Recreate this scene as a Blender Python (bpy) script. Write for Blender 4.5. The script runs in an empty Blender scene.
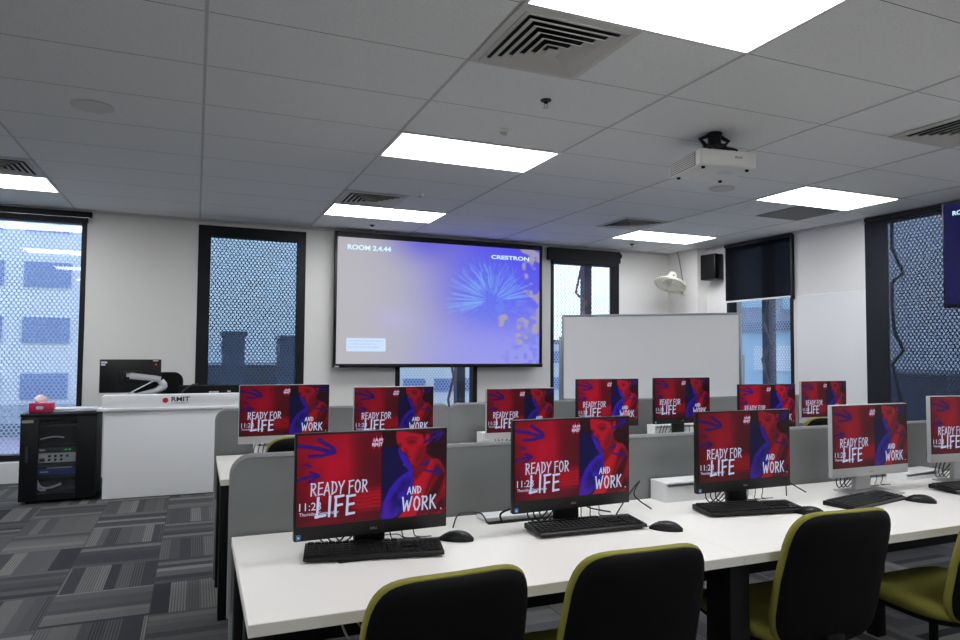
import bpy, bmesh, math, random
import numpy as np
from mathutils import Vector, Matrix, Euler
random.seed(7)
rng = np.random.RandomState(5)
R = math.radians
SC = bpy.context.scene
COL = SC.collection

# ---------------------------------------------------------------- camera
HC = 1.36                     # eye height above the carpet
CEIL = HC + 1.434             # ceiling height
YAW, PITCH, ROLL, FPX = 0.394688802, 0.0438351639, 0.0073531307, 681.3
fw = Vector((math.sin(YAW)*math.cos(PITCH), math.cos(YAW)*math.cos(PITCH), math.sin(PITCH)))
rt = fw.cross(Vector((0, 0, 1))).normalized(); up = rt.cross(fw)
rt2 = rt*math.cos(ROLL)+up*math.sin(ROLL); up2 = -rt*math.sin(ROLL)+up*math.cos(ROLL)
cam = bpy.data.cameras.new('camera'); camo = bpy.data.objects.new('camera', cam); COL.objects.link(camo)
m3 = Matrix((rt2, up2, -fw)).transposed()
camo.matrix_world = Matrix.Translation((0, 0, HC)) @ m3.to_4x4()
cam.sensor_width = 36; cam.lens = 36*FPX/960; cam.clip_start = .05; cam.clip_end = 600
SC.camera = camo

# ---------------------------------------------------------------- exposure and world
SC.view_settings.view_transform = 'Standard'; SC.view_settings.look = 'None'
SC.view_settings.gamma = 1; SC.view_settings.use_curve_mapping = False
SC.view_settings.exposure = 0.04
PANEL = 14.0                   # ceiling panel radiance
SKY = 3.0
w = bpy.data.worlds.new('sky'); SC.world = w; w.use_nodes = True
nt = w.node_tree; nt.nodes.clear()
tc = nt.nodes.new('ShaderNodeTexCoord'); sp = nt.nodes.new('ShaderNodeSeparateXYZ')
cr = nt.nodes.new('ShaderNodeValToRGB'); bg = nt.nodes.new('ShaderNodeBackground'); wo = nt.nodes.new('ShaderNodeOutputWorld')
nz = nt.nodes.new('ShaderNodeTexNoise'); nz.inputs['Scale'].default_value = 3.0
mx = nt.nodes.new('ShaderNodeMix'); mx.data_type = 'RGBA'; mx.blend_type = 'MULTIPLY'; mx.inputs[0].default_value = .25
nt.links.new(tc.outputs['Generated'], sp.inputs[0]); nt.links.new(sp.outputs['Z'], cr.inputs[0])
e = cr.color_ramp.elements; e[0].position = 0; e[0].color = (.72, .82, .95, 1); e[1].position = .6; e[1].color = (.72, .86, 1.0, 1)
e2 = cr.color_ramp.elements.new(.12); e2.color = (.86, .93, 1.0, 1)
nt.links.new(tc.outputs['Generated'], nz.inputs['Vector'])
nt.links.new(cr.outputs[0], mx.inputs[6]); nt.links.new(nz.outputs['Color'], mx.inputs[7])
nt.links.new(mx.outputs[2], bg.inputs[0]); bg.inputs[1].default_value = SKY; nt.links.new(bg.outputs[0], wo.inputs[0])

# ---------------------------------------------------------------- materials
def s2l(c):
    c = [x/255 for x in c[:3]]
    return tuple(x/12.92 if x <= .04045 else ((x+.055)/1.055)**2.4 for x in c)
def mat(name, rgb, rough=.5, metal=0, spec=.5, noise=0, nscale=40, bump=0, bscale=200, emit=None, estr=1, coat=0):
    m = bpy.data.materials.new(name); m.use_nodes = True
    n = m.node_tree; b = n.nodes['Principled BSDF']
    c = s2l(rgb)+(1,)
    b.inputs['Base Color'].default_value = c; b.inputs['Roughness'].default_value = rough
    b.inputs['Metallic'].default_value = metal; b.inputs['Specular IOR Level'].default_value = spec
    if coat: b.inputs['Coat Weight'].default_value = coat
    if emit:
        b.inputs['Emission Color'].default_value = s2l(emit)+(1,); b.inputs['Emission Strength'].default_value = estr
    if noise or bump:
        t = n.nodes.new('ShaderNodeTexCoord')
    if noise:
        z = n.nodes.new('ShaderNodeTexNoise'); z.inputs['Scale'].default_value = nscale; z.inputs['Detail'].default_value = 4
        mr = n.nodes.new('ShaderNodeMapRange'); mr.inputs[3].default_value = 1-noise; mr.inputs[4].default_value = 1+noise
        mu = n.nodes.new('ShaderNodeVectorMath'); mu.operation = 'SCALE'; mu.inputs[0].default_value = c[:3]
        n.links.new(t.outputs['Object'], z.inputs['Vector']); n.links.new(z.outputs['Fac'], mr.inputs[0])
        n.links.new(mr.outputs[0], mu.inputs['Scale']); n.links.new(mu.outputs[0], b.inputs['Base Color'])
    if bump:
        z = n.nodes.new('ShaderNodeTexNoise'); z.inputs['Scale'].default_value = bscale; z.inputs['Detail'].default_value = 3
        bp = n.nodes.new('ShaderNodeBump'); bp.inputs['Strength'].default_value = bump; bp.inputs['Distance'].default_value = .004
        n.links.new(t.outputs['Object'], z.inputs['Vector']); n.links.new(z.outputs['Fac'], bp.inputs['Height']); n.links.new(bp.outputs[0], b.inputs['Normal'])
    return m
def math_node(n, op, a=None, b=None, va=None, vb=None):
    x = n.nodes.new('ShaderNodeMath'); x.operation = op
    if a is not None: n.links.new(a, x.inputs[0])
    if va is not None: x.inputs[0].default_value = va
    if b is not None: n.links.new(b, x.inputs[1])
    if vb is not None: x.inputs[1].default_value = vb
    return x.outputs[0]

M = {}
M['wall'] = mat('wall_paint', (222, 220, 217), .75, noise=.02, nscale=3, bump=.05, bscale=60)
M['wallboard'] = mat('writable_wall', (228, 228, 227), .35)
M['desk'] = mat('desk_laminate', (236, 233, 228), .42, noise=.012, nscale=6)
M['deskedge'] = mat('desk_edge', (205, 202, 194), .5)
M['partition'] = mat('partition_fabric', (128, 130, 131), .9, noise=.07, nscale=300, bump=.2, bscale=600)
M['alu'] = mat('aluminium', (150, 158, 165), .4, .7)
M['chrome'] = mat('chrome', (200, 200, 205), .18, 1)
M['silver'] = mat('silver_plastic', (176, 176, 178), .4, .25)
M['black'] = mat('black_plastic', (9, 10, 11), .42, spec=.35)
M['blackmatt'] = mat('black_matt', (6, 6, 7), .75, spec=.25)
M['shell'] = mat('chair_shell', (3, 3, 5), .6, spec=.2, bump=.1, bscale=300)
M['olive'] = mat('olive_fabric', (130, 126, 52), .95, noise=.08, nscale=260, bump=.25, bscale=500)
M['blacksteel'] = mat('black_steel', (6, 6, 8), .55, spec=.25)
M['navy'] = mat('navy_panel', (14, 17, 26), .6, spec=.3)
M['white'] = mat('white_laminate', (243, 244, 246), .45)
M['whiteplastic'] = mat('white_plastic', (225, 225, 220), .4)
M['cream'] = mat('fan_plastic', (222, 220, 205), .4)
M['ventmetal'] = mat('vent_metal', (208, 206, 200), .5)
M['ventdark'] = mat('vent_dark', (28, 28, 29), .8)
M['grate'] = mat('grey_panel', (140, 139, 136), .8)
M['frame'] = mat('window_frame', (12, 14, 18), .5, spec=.3)
M['shadecloth'] = mat('blind_cloth', (36, 37, 40), .9, noise=.05, nscale=400)
M['rack'] = mat('rack_steel', (7, 9, 15), .5, spec=.3)
M['devdark'] = mat('device_dark', (40, 44, 50), .5)
M['devblue'] = mat('device_blue', (35, 60, 130), .5)
M['devwhite'] = mat('device_white', (215, 213, 205), .5)
M['cable'] = mat('cable_black', (10, 10, 11), .5)
M['cablewhite'] = mat('cable_white', (205, 205, 205), .5)
M['armsilver'] = mat('arm_silver', (185, 187, 190), .4, .5)
M['red'] = mat('logo_red', (200, 20, 45), .5)
M['ink'] = mat('ink_navy', (20, 22, 50), .5)
M['pink'] = mat('tissue_box_pink', (190, 30, 80), .5, noise=.1, nscale=30)
M['paper'] = mat('paper', (225, 232, 240), .8)
M['tissue'] = mat('tissue', (245, 235, 240), .9)
M['stickerw'] = mat('sticker_white', (210, 215, 225), .5)
M['stickerb'] = mat('sticker_blue', (60, 110, 170), .5)
M['logogrey'] = mat('logo_grey', (150, 145, 130), .4)
M['green'] = mat('green_button', (40, 150, 60), .4)
M['whiteboard'] = mat('whiteboard_surface', (240, 240, 242), .2, noise=.015, nscale=4)
M['key'] = mat('key_plastic', (12, 13, 14), .5, spec=.35)
M['led'] = mat('green_led', (20, 60, 20), .4, emit=(60, 255, 90), estr=1.5)
M['stickerred'] = mat('sticker_red', (215, 25, 35), .5)
M['hem'] = mat('blind_hem', (215, 215, 210), .5)
M['panel'] = mat('light_panel', (255, 255, 255), .5, emit=(250, 252, 255), estr=PANEL)
M['ceilbar'] = mat('ceiling_bar', (198, 198, 200), .6)
M['textwhite'] = mat('screen_text', (10, 10, 10), .6, emit=(176, 184, 212), estr=1)
M['textcyan'] = mat('projected_text', (10, 10, 10), .6, emit=(205, 240, 255), estr=1.05)
M['textblue'] = mat('projected_small_text', (10, 10, 10), .6, emit=(150, 175, 215), estr=1)
M['boxblue'] = mat('projected_box', (10, 10, 10), .6, emit=(200, 222, 250), estr=1)
M['hashred'] = mat('screen_red_mark', (10, 10, 10), .6, emit=(205, 20, 50), estr=1)

def ceiling_mat():
    m = bpy.data.materials.new('ceiling_tiles'); m.use_nodes = True; n = m.node_tree; b = n.nodes['Principled BSDF']
    b.inputs['Roughness'].default_value = .9; b.inputs['Specular IOR Level'].default_value = .15
    t = n.nodes.new('ShaderNodeTexCoord'); s = n.nodes.new('ShaderNodeSeparateXYZ'); n.links.new(t.outputs['Object'], s.inputs[0])
    y = math_node(n, 'ADD', s.outputs['Y'], vb=-(2.478-60)); y = math_node(n, 'MODULO', y, vb=.6)
    d1 = math_node(n, 'LESS_THAN', y, vb=.004)
    z = n.nodes.new('ShaderNodeTexNoise'); z.inputs['Scale'].default_value = 120; z.inputs['Detail'].default_value = 5
    n.links.new(t.outputs['Object'], z.inputs['Vector'])
    cr = n.nodes.new('ShaderNodeValToRGB'); cr.color_ramp.elements[0].position = .35; cr.color_ramp.elements[1].position = .6
    cr.color_ramp.elements[0].color = s2l((234, 235, 235))+(1,); cr.color_ramp.elements[1].color = s2l((243, 244, 243))+(1,)
    n.links.new(z.outputs['Fac'], cr.inputs[0])
    mi = n.nodes.new('ShaderNodeMix'); mi.data_type = 'RGBA'; mi.inputs[7].default_value = s2l((95, 95, 97))+(1,)
    n.links.new(d1, mi.inputs[0]); n.links.new(cr.outputs[0], mi.inputs[6]); n.links.new(mi.outputs[2], b.inputs['Base Color'])
    bp = n.nodes.new('ShaderNodeBump'); bp.inputs['Strength'].default_value = .15; bp.inputs['Distance'].default_value = .003
    n.links.new(z.outputs['Fac'], bp.inputs['Height']); n.links.new(bp.outputs[0], b.inputs['Normal'])
    return m
M['ceiling'] = ceiling_mat()

def carpet_mat():
    m = bpy.data.materials.new('carpet_tiles'); m.use_nodes = True; n = m.node_tree; b = n.nodes['Principled BSDF']
    b.inputs['Roughness'].default_value = .95; b.inputs['Specular IOR Level'].default_value = .1
    t = n.nodes.new('ShaderNodeTexCoord'); s = n.nodes.new('ShaderNodeSeparateXYZ'); n.links.new(t.outputs['Object'], s.inputs[0])
    T = .488
    X = math_node(n, 'DIVIDE', math_node(n, 'ADD', s.outputs['X'], vb=.19+T*40), vb=T)
    Y = math_node(n, 'DIVIDE', math_node(n, 'ADD', s.outputs['Y'], vb=-5.85+T*40), vb=T)
    ix = math_node(n, 'FLOOR', X); iy = math_node(n, 'FLOOR', Y)
    fx = math_node(n, 'FRACT', X); fy = math_node(n, 'FRACT', Y)
    par = math_node(n, 'MODULO', math_node(n, 'ADD', ix, iy), vb=2.0)
    par = math_node(n, 'GREATER_THAN', par, vb=.5)
    def mixf(f, a, bb):
        x = n.nodes.new('ShaderNodeMix'); n.links.new(f, x.inputs[0]); n.links.new(a, x.inputs[2]); n.links.new(bb, x.inputs[3]); return x.outputs[0]
    u = mixf(par, fx, fy); v = mixf(par, fy, fx)
    seed = math_node(n, 'ADD', math_node(n, 'MULTIPLY', ix, vb=7.31), math_node(n, 'MULTIPLY', iy, vb=3.17))
    # broad irregular bands across u
    def cv(a, bb, c=None):
        x = n.nodes.new('ShaderNodeCombineXYZ'); n.links.new(a, x.inputs[0]); n.links.new(bb, x.inputs[1])
        if c is not None: n.links.new(c, x.inputs[2])
        return x.outputs[0]
    vor = n.nodes.new('ShaderNodeTexVoronoi'); vor.voronoi_dimensions = '1D'; vor.inputs['Scale'].default_value = 7
    n.links.new(math_node(n, 'ADD', u, seed), vor.inputs['W'])
    sepc = n.nodes.new('ShaderNodeSeparateColor'); n.links.new(vor.outputs['Color'], sepc.inputs[0])
    # thin pin stripes, only in some bands
    fine = math_node(n, 'FRACT', math_node(n, 'MULTIPLY', u, vb=34.0))
    fine = math_node(n, 'GREATER_THAN', fine, vb=.5)
    has = math_node(n, 'GREATER_THAN', sepc.outputs[1], vb=.45)
    fine = math_node(n, 'MULTIPLY', fine, has)
    val = math_node(n, 'ADD', math_node(n, 'MULTIPLY', sepc.outputs[0], vb=.75), math_node(n, 'MULTIPLY', fine, vb=.28))
    nz = n.nodes.new('ShaderNodeTexNoise'); nz.inputs['Scale'].default_value = 160; nz.inputs['Detail'].default_value = 3
    n.links.new(t.outputs['Object'], nz.inputs['Vector'])
    val = math_node(n, 'ADD', val, math_node(n, 'MULTIPLY', math_node(n, 'SUBTRACT', nz.outputs['Fac'], vb=.5), vb=.5))
    cr = n.nodes.new('ShaderNodeValToRGB'); el = cr.color_ramp.elements
    el[0].position = 0; el[0].color = s2l((44, 46, 51))+(1,); el[1].position = 1; el[1].color = s2l((122, 122, 120))+(1,)
    a = el.new(.35); a.color = s2l((73, 73, 76))+(1,); a = el.new(.7); a.color = s2l((93, 93, 92))+(1,)
    n.links.new(val, cr.inputs[0])
    # thin dark joints
    jx = math_node(n, 'LESS_THAN', fx, vb=.008); jy = math_node(n, 'LESS_THAN', fy, vb=.008)
    j = math_node(n, 'MAXIMUM', jx, jy)
    mi = n.nodes.new('ShaderNodeMix'); mi.data_type = 'RGBA'; mi.inputs[7].default_value = s2l((60, 60, 64))+(1,)
    n.links.new(j, mi.inputs[0]); n.links.new(cr.outputs[0], mi.inputs[6]); n.links.new(mi.outputs[2], b.inputs['Base Color'])
    bp = n.nodes.new('ShaderNodeBump'); bp.inputs['Strength'].default_value = .3; bp.inputs['Distance'].default_value = .004
    n.links.new(nz.outputs['Fac'], bp.inputs['Height']); n.links.new(bp.outputs[0], b.inputs['Normal'])
    return m
M['carpet'] = carpet_mat()

def glass_mat(name, tint=(1, 1, 1), gl=.07):
    m = bpy.data.materials.new(name); m.use_nodes = True; n = m.node_tree; n.nodes.clear()
    o = n.nodes.new('ShaderNodeOutputMaterial'); mi = n.nodes.new('ShaderNodeMixShader'); tr = n.nodes.new('ShaderNodeBsdfTransparent'); g = n.nodes.new('ShaderNodeBsdfGlossy')
    tr.inputs[0].default_value = tint+(1,); g.inputs['Roughness'].default_value = .02; mi.inputs[0].default_value = gl
    n.links.new(tr.outputs[0], mi.inputs[1]); n.links.new(g.outputs[0], mi.inputs[2]); n.links.new(mi.outputs[0], o.inputs[0]); return m
M['glass'] = glass_mat('window_glass', (.93, .97, 1.0), .035)
M['rackglass'] = glass_mat('rack_door_glass', (.85, .87, .9), .08)
def sheer_mat(name, rgb, through, tint=(1, 1, 1)):
    m = bpy.data.materials.new(name); m.use_nodes = True; n = m.node_tree; n.nodes.clear()
    o = n.nodes.new('ShaderNodeOutputMaterial'); mi = n.nodes.new('ShaderNodeMixShader'); tr = n.nodes.new('ShaderNodeBsdfTransparent'); g = n.nodes.new('ShaderNodeBsdfDiffuse')
    g.inputs[0].default_value = s2l(rgb)+(1,); mi.inputs[0].default_value = through; tr.inputs[0].default_value = tint+(1,)
    n.links.new(g.outputs[0], mi.inputs[1]); n.links.new(tr.outputs[0], mi.inputs[2]); n.links.new(mi.outputs[0], o.inputs[0]); return m
M['sheer'] = sheer_mat('sheer_blind_cloth', (62, 64, 70), .55, (.80, .90, 1.0))
M['sheerright'] = sheer_mat('sheer_blind_cloth_side', (56, 57, 63), .40, (.82, .90, 1.0))
M['sheerdense'] = sheer_mat('dense_blind_cloth', (24, 25, 31), .13)
M['fangrille'] = sheer_mat('fan_grille_wire', (215, 213, 200), .45)
def perforated(name, axis, rgb, pitch=.045, rad=.30):
    m = bpy.data.materials.new(name); m.use_nodes = True; n = m.node_tree; n.nodes.clear()
    o = n.nodes.new('ShaderNodeOutputMaterial'); mi = n.nodes.new('ShaderNodeMixShader'); tr = n.nodes.new('ShaderNodeBsdfTransparent'); g = n.nodes.new('ShaderNodeBsdfPrincipled')
    g.inputs['Base Color'].default_value = s2l(rgb)+(1,); g.inputs['Roughness'].default_value = .5
    t = n.nodes.new('ShaderNodeTexCoord'); s = n.nodes.new('ShaderNodeSeparateXYZ'); n.links.new(t.outputs['Object'], s.inputs[0])
    A = math_node(n, 'ADD', math_node(n, 'DIVIDE', s.outputs[axis], vb=pitch), vb=400)
    Z = math_node(n, 'ADD', math_node(n, 'DIVIDE', s.outputs['Z'], vb=pitch*.75), vb=400)
    row = math_node(n, 'MODULO', math_node(n, 'FLOOR', Z), vb=2.0)
    A = math_node(n, 'ADD', A, math_node(n, 'MULTIPLY', row, vb=.5))
    fa = math_node(n, 'SUBTRACT', math_node(n, 'FRACT', A), vb=.5); fz = math_node(n, 'MULTIPLY', math_node(n, 'SUBTRACT', math_node(n, 'FRACT', Z), vb=.5), vb=.75)
    d = math_node(n, 'SQRT', math_node(n, 'ADD', math_node(n, 'MULTIPLY', fa, fa), math_node(n, 'MULTIPLY', fz, fz)))
    hole = math_node(n, 'LESS_THAN', d, vb=rad)
    n.links.new(hole, mi.inputs[0]); n.links.new(g.outputs[0], mi.inputs[1]); n.links.new(tr.outputs[0], mi.inputs[2]); n.links.new(mi.outputs[0], o.inputs[0]); return m
M['perfx'] = perforated('perforated_metal_front', 'X', (175, 188, 210), .046, .36)
M['perfy'] = perforated('perforated_metal_side', 'Y', (165, 178, 205), .046, .33)
def vcol_emit(name, strength):
    m = bpy.data.materials.new(name); m.use_nodes = True; n = m.node_tree; b = n.nodes['Principled BSDF']
    b.inputs['Base Color'].default_value = (.006, .006, .007, 1); b.inputs['Roughness'].default_value = .28; b.inputs['Specular IOR Level'].default_value = .22
    a = n.nodes.new('ShaderNodeVertexColor'); a.layer_name = 'picture'
    n.links.new(a.outputs[0], b.inputs['Emission Color']); b.inputs['Emission Strength'].default_value = strength
    return m
M['lcd'] = vcol_emit('lcd_picture', .56)
M['lcddim'] = vcol_emit('lcd_picture_dim', .34)
M['proj'] = vcol_emit('projected_picture', .86)
M['proj'].node_tree.nodes['Principled BSDF'].inputs['Base Color'].default_value = (.05, .05, .05, 1); M['proj'].node_tree.nodes['Principled BSDF'].inputs['Roughness'].default_value = .9
M['tvpic'] = vcol_emit('television_picture', .22)
# exterior
M['ground'] = mat('street_ground', (105, 112, 105), .9, noise=.3, nscale=.2)
M['bld_pale'] = mat('pale_concrete', (205, 212, 225), .8); M['bld_band'] = mat('blue_glass_band', (90, 115, 175), .3)
M['bld_dark'] = mat('dark_tower', (112, 118, 138), .7); M['bld_win'] = mat('dark_glazing', (75, 82, 105), .3)
M['bld_brown'] = mat('brown_block', (120, 105, 95), .8); M['bld_mauve'] = mat('mauve_block', (165, 150, 185), .8)
M['bld_cyan'] = mat('light_blue_cladding', (150, 190, 215), .5)
M['brace'] = mat('brace_paint', (120, 80, 90), .5); M['bracegrey'] = mat('brace_grey', (70, 66, 74), .5)
M['post'] = mat('facade_post', (62, 56, 78), .5)
M['leaf'] = mat('tree_leaf', (70, 95, 70), .9, noise=.3, nscale=2); M['bark'] = mat('tree_bark', (80, 65, 55), .9)

# ---------------------------------------------------------------- mesh helpers
class MB:
    def __init__(s): s.bm = bmesh.new(); s.mats = []
    def mi(s, m):
        if m is None: return 0
        if m not in s.mats: s.mats.append(m)
        return s.mats.index(m)
    def _tag(s, faces, m):
        k = s.mi(m)
        for f in faces: f.material_index = k
    def box(s, x0, x1, y0, y1, z0, z1, m=None, bev=0, seg=2, mtx=None):
        vs = [s.bm.verts.new(p) for p in ((x0,y0,z0),(x1,y0,z0),(x1,y1,z0),(x0,y1,z0),(x0,y0,z1),(x1,y0,z1),(x1,y1,z1),(x0,y1,z1))]
        fs = [s.bm.faces.new([vs[i] for i in q]) for q in ((0,3,2,1),(4,5,6,7),(0,1,5,4),(1,2,6,5),(2,3,7,6),(3,0,4,7))]
        s._tag(fs, m)
        if bev:
            ed = list({e for f in fs for e in f.edges})
            r = bmesh.ops.bevel(s.bm, geom=ed, offset=bev, segments=seg, profile=.5, affect='EDGES')
            s._tag(r['faces'], m); vs = list({v for f in r['faces'] for v in f.verts} | {v for v in vs if v.is_valid})
        if mtx is not None: bmesh.ops.transform(s.bm, matrix=mtx, verts=[v for v in vs if v.is_valid])
        return s
    def prism(s, pts, a0, a1, axis='y', m=None, mtx=None):
        """outline in 2D extruded along axis (x: pts=(y,z); y: pts=(x,z); z: pts=(x,y))"""
        def P(p, a): return {'x': (a, p[0], p[1]), 'y': (p[0], a, p[1]), 'z': (p[0], p[1], a)}[axis]
        A = [s.bm.verts.new(P(p, a0)) for p in pts]; B = [s.bm.verts.new(P(p, a1)) for p in pts]
        fs = [s.bm.faces.new(A), s.bm.faces.new(B[::-1])]
        n = len(pts)
        for i in range(n): fs.append(s.bm.faces.new((A[i], B[i], B[(i+1) % n], A[(i+1) % n])))
        s._tag(fs, m)
        if mtx is not None: bmesh.ops.transform(s.bm, matrix=mtx, verts=A+B)
        return s
    def cyl(s, p0, p1, r0, r1=None, seg=20, m=None, cap=True):
        r1 = r0 if r1 is None else r1
        p0, p1 = Vector(p0), Vector(p1); d = (p1-p0).normalized()
        a = d.orthogonal().normalized(); b = d.cross(a)
        A = [s.bm.verts.new(p0+(a*math.cos(t)+b*math.sin(t))*r0) for t in [2*math.pi*i/seg for i in range(seg)]]
        B = [s.bm.verts.new(p1+(a*math.cos(t)+b*math.sin(t))*r1) for t in [2*math.pi*i/seg for i in range(seg)]]
        fs = [s.bm.faces.new((A[i], A[(i+1) % seg], B[(i+1) % seg], B[i])) for i in range(seg)]
        if cap: fs += [s.bm.faces.new(A[::-1]), s.bm.faces.new(B)]
        s._tag(fs, m); return s
    def lathe(s, prof, origin=(0,0,0), axis=(0,0,1), seg=32, m=None, sx=1):
        o = Vector(origin); d = Vector(axis).normalized(); a = d.orthogonal().normalized(); b = d.cross(a)
        rings = []
        for r, h in prof:
            if r < 1e-6: rings.append([s.bm.verts.new(o+d*h)])
            else: rings.append([s.bm.verts.new(o+d*h+(a*math.cos(t)*sx+b*math.sin(t))*r) for t in [2*math.pi*i/seg for i in range(seg)]])
        fs = []
        for A, B in zip(rings, rings[1:]):
            for i in range(seg):
                j = (i+1) % seg
                if len(A) == 1 and len(B) == 1: continue
                if len(A) == 1: fs.append(s.bm.faces.new((A[0], B[j], B[i])))
                elif len(B) == 1: fs.append(s.bm.faces.new((A[i], A[j], B[0])))
                else: fs.append(s.bm.faces.new((A[i], A[j], B[j], B[i])))
        s._tag(fs, m); return s
    def tube(s, pts, r, seg=8, m=None, smooth=0):
        P = [Vector(p) for p in pts]
        if smooth and len(P) > 2:
            Q = []
            for i in range(len(P)-1):
                p0, p1, p2, p3 = P[max(i-1, 0)], P[i], P[i+1], P[min(i+2, len(P)-1)]
                for k in range(smooth):
                    t = k/smooth
                    Q.append(.5*((2*p1)+(-p0+p2)*t+(2*p0-5*p1+4*p2-p3)*t*t+(-p0+3*p1-3*p2+p3)*t**3))
            Q.append(P[-1]); P = Q
        rings = []; a = None
        for i, p in enumerate(P):
            d = (P[min(i+1, len(P)-1)]-P[max(i-1, 0)]).normalized()
            if a is None: a = d.orthogonal().normalized()
            a = (a-d*a.dot(d)).normalized(); b = d.cross(a)
            rings.append([s.bm.verts.new(p+(a*math.cos(t)+b*math.sin(t))*r) for t in [2*math.pi*k/seg for k in range(seg)]])
        fs = []
        for A, B in zip(rings, rings[1:]):
            for i in range(seg): fs.append(s.bm.faces.new((A[i], A[(i+1) % seg], B[(i+1) % seg], B[i])))
        fs += [s.bm.faces.new(rings[0][::-1]), s.bm.faces.new(rings[-1])]
        s._tag(fs, m); return s
    def rings(s, rr, m=None, cap=True):
        V = [[s.bm.verts.new(p) for p in r] for r in rr]; n = len(V[0]); fs = []
        for A, B in zip(V, V[1:]):
            for i in range(n): fs.append(s.bm.faces.new((A[i], A[(i+1) % n], B[(i+1) % n], B[i])))
        if cap: fs += [s.bm.faces.new(V[0][::-1]), s.bm.faces.new(V[-1])]
        s._tag(fs, m); return s
    def build(s, name, m=None, parent=None, smooth=True, angle=35):
        bmesh.ops.recalc_face_normals(s.bm, faces=s.bm.faces)
        me = bpy.data.meshes.new(name); s.bm.to_mesh(me); s.bm.free()
        if s.mats:
            for x in s.mats: me.materials.append(x)
        elif m: me.materials.append(m)
        if smooth:
            for p in me.polygons: p.use_smooth = True
            me.set_sharp_from_angle(angle=R(angle))
        o = bpy.data.objects.new(name, me); COL.objects.link(o)
        if parent: o.parent = parent
        return o
def tag(o, label=None, cat=None, group=None, kind=None):
    if label: o['label'] = label
    if cat: o['category'] = cat
    if group: o['group'] = group
    if kind: o['kind'] = kind
    return o
def thing(name, label, cat, loc=(0,0,0), rz=0, group=None):
    o = bpy.data.objects.new(name, None); o.empty_display_size = .1; COL.objects.link(o); o.location = loc; o.rotation_euler = (0,0,rz)
    return tag(o, label, cat, group)
def struct(mb, name, m=None, smooth=False): return tag(mb.build(name, m, None, smooth), kind='structure')
def copy_tree(o, parent=None, mats=None):
    c = o.copy(); COL.objects.link(c)
    if parent: c.parent = parent
    for ch in list(o.children): copy_tree(ch, c)
    return c
def rrect(w, h, r, n=6, cx=0, cy=0):
    P = []
    for (sx, sy, a0) in ((1,1,0),(-1,1,90),(-1,-1,180),(1,-1,270)):
        for k in range(n+1):
            a = R(a0+90*k/n); P.append((cx+sx*(w/2-r)+r*math.cos(a), cy+sy*(h/2-r)+r*math.sin(a)))
    return P
def text_obj(name, body, size, m, parent, loc, rot=(math.pi/2,0,0), width=None, height=None, align='LEFT', depth=.0006, offset=0):
    cu = bpy.data.curves.new(name, 'FONT'); cu.body = body; cu.size = size; cu.extrude = depth; cu.offset = offset; cu.align_x = align; cu.resolution_u = 4
    t = bpy.data.objects.new(name, cu); COL.objects.link(t)
    me = bpy.data.meshes.new_from_object(t.evaluated_get(bpy.context.evaluated_depsgraph_get()))
    COL.objects.unlink(t); bpy.data.objects.remove(t)
    co = np.array([v.co[:] for v in me.vertices]); mn, mxx = co.min(0), co.max(0)
    sx = width/(mxx[0]-mn[0]) if width else 1; sy = height/(mxx[1]-mn[1]) if height else sx
    if height and not width: sx = sy
    for v in me.vertices: v.co.x = (v.co.x-(mn[0] if width or align == 'LEFT' else 0))*sx; v.co.y = (v.co.y-mn[1])*sy
    me.materials.clear(); me.materials.append(m)
    o = bpy.data.objects.new(name, me); COL.objects.link(o); o.parent = parent; o.location = loc; o.rotation_euler = rot
    return o

# ---------------------------------------------------------------- structure
XL, XR, YB, YF = -4.8, 6.55, -4.5, 8.15
WT = .25
struct(MB().box(XL, XR+WT, YB, YF+WT, -.15, 0), 'floor', M['carpet'])
mb = MB(); mb.box(XL, XR+WT, YB, YF+WT, CEIL, CEIL+.1, M['ceiling'])
for i in range(-4, 6):
    x = .01+1.2*i; mb.box(x-.008, x+.008, YB, YF, CEIL-.003, CEIL+.01, M['ceilbar'])
mb.box(XL, XR, YF-.02, YF, CEIL-.03, CEIL, M['ceilbar'])
mb.box(XR-.02, XR, YB, YF, CEIL-.03, CEIL, M['ceilbar'])
struct(mb, 'ceiling')
ZS, ZT = .21, HC+1.37     # window sill and head
W_front = [(-2.27, -1.08, ZS, ZT), (0.0, 1.17, ZS, ZT), (2.27, 3.36, ZS, ZT), (4.43, 5.53, ZS, HC+1.25)]
def wall_front():
    mb = MB(); x = XL
    for x0, x1, z0, z1 in W_front:
        mb.box(x, x0, YF, YF+WT, 0, CEIL); mb.box(x0, x1, YF, YF+WT, 0, z0); mb.box(x0, x1, YF, YF+WT, z1, CEIL); x = x1
    mb.box(x, XR+WT, YF, YF+WT, 0, CEIL)
    struct(mb, 'wall_front', M['wall'])
wall_front()
W_right = [(6.03, 7.13, ZS, HC+1.41), (3.3, 5.04, ZS, HC+1.41)]
mb = MB(); y = YF
for y0, y1, z0, z1 in W_right:
    mb.box(XR, XR+WT, y1, y, 0, CEIL); mb.box(XR, XR+WT, y0, y1, 0, z0); mb.box(XR, XR+WT, y0, y1, z1, CEIL); y = y0
mb.box(XR, XR+WT, YB, y, 0, CEIL); struct(mb, 'wall_right', M['wall'])
struct(MB().box(XL-.2, XL, YB, YF+WT, 0, CEIL), 'wall_left', M['wall'])
struct(MB().box(XL-.2, XR+WT, YB-.2, YB, 0, CEIL), 'wall_back', M['wall'])
struct(MB().box(6.39, XR, 7.52, YF, 0, CEIL), 'trim_1', M['wall'])                # column boxed into the corner
struct(MB().box(XR-.012, XR, 5.06, 5.97, 0, HC+.665, bev=.003), 'trim_2', M['wallboard'])   # writable board over the wall
struct(MB().box(-2.27, -1.08, YF-.07, YF, 0, ZS-.005, bev=.004), 'trim_3', M['white'])   # low box under the left window
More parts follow.
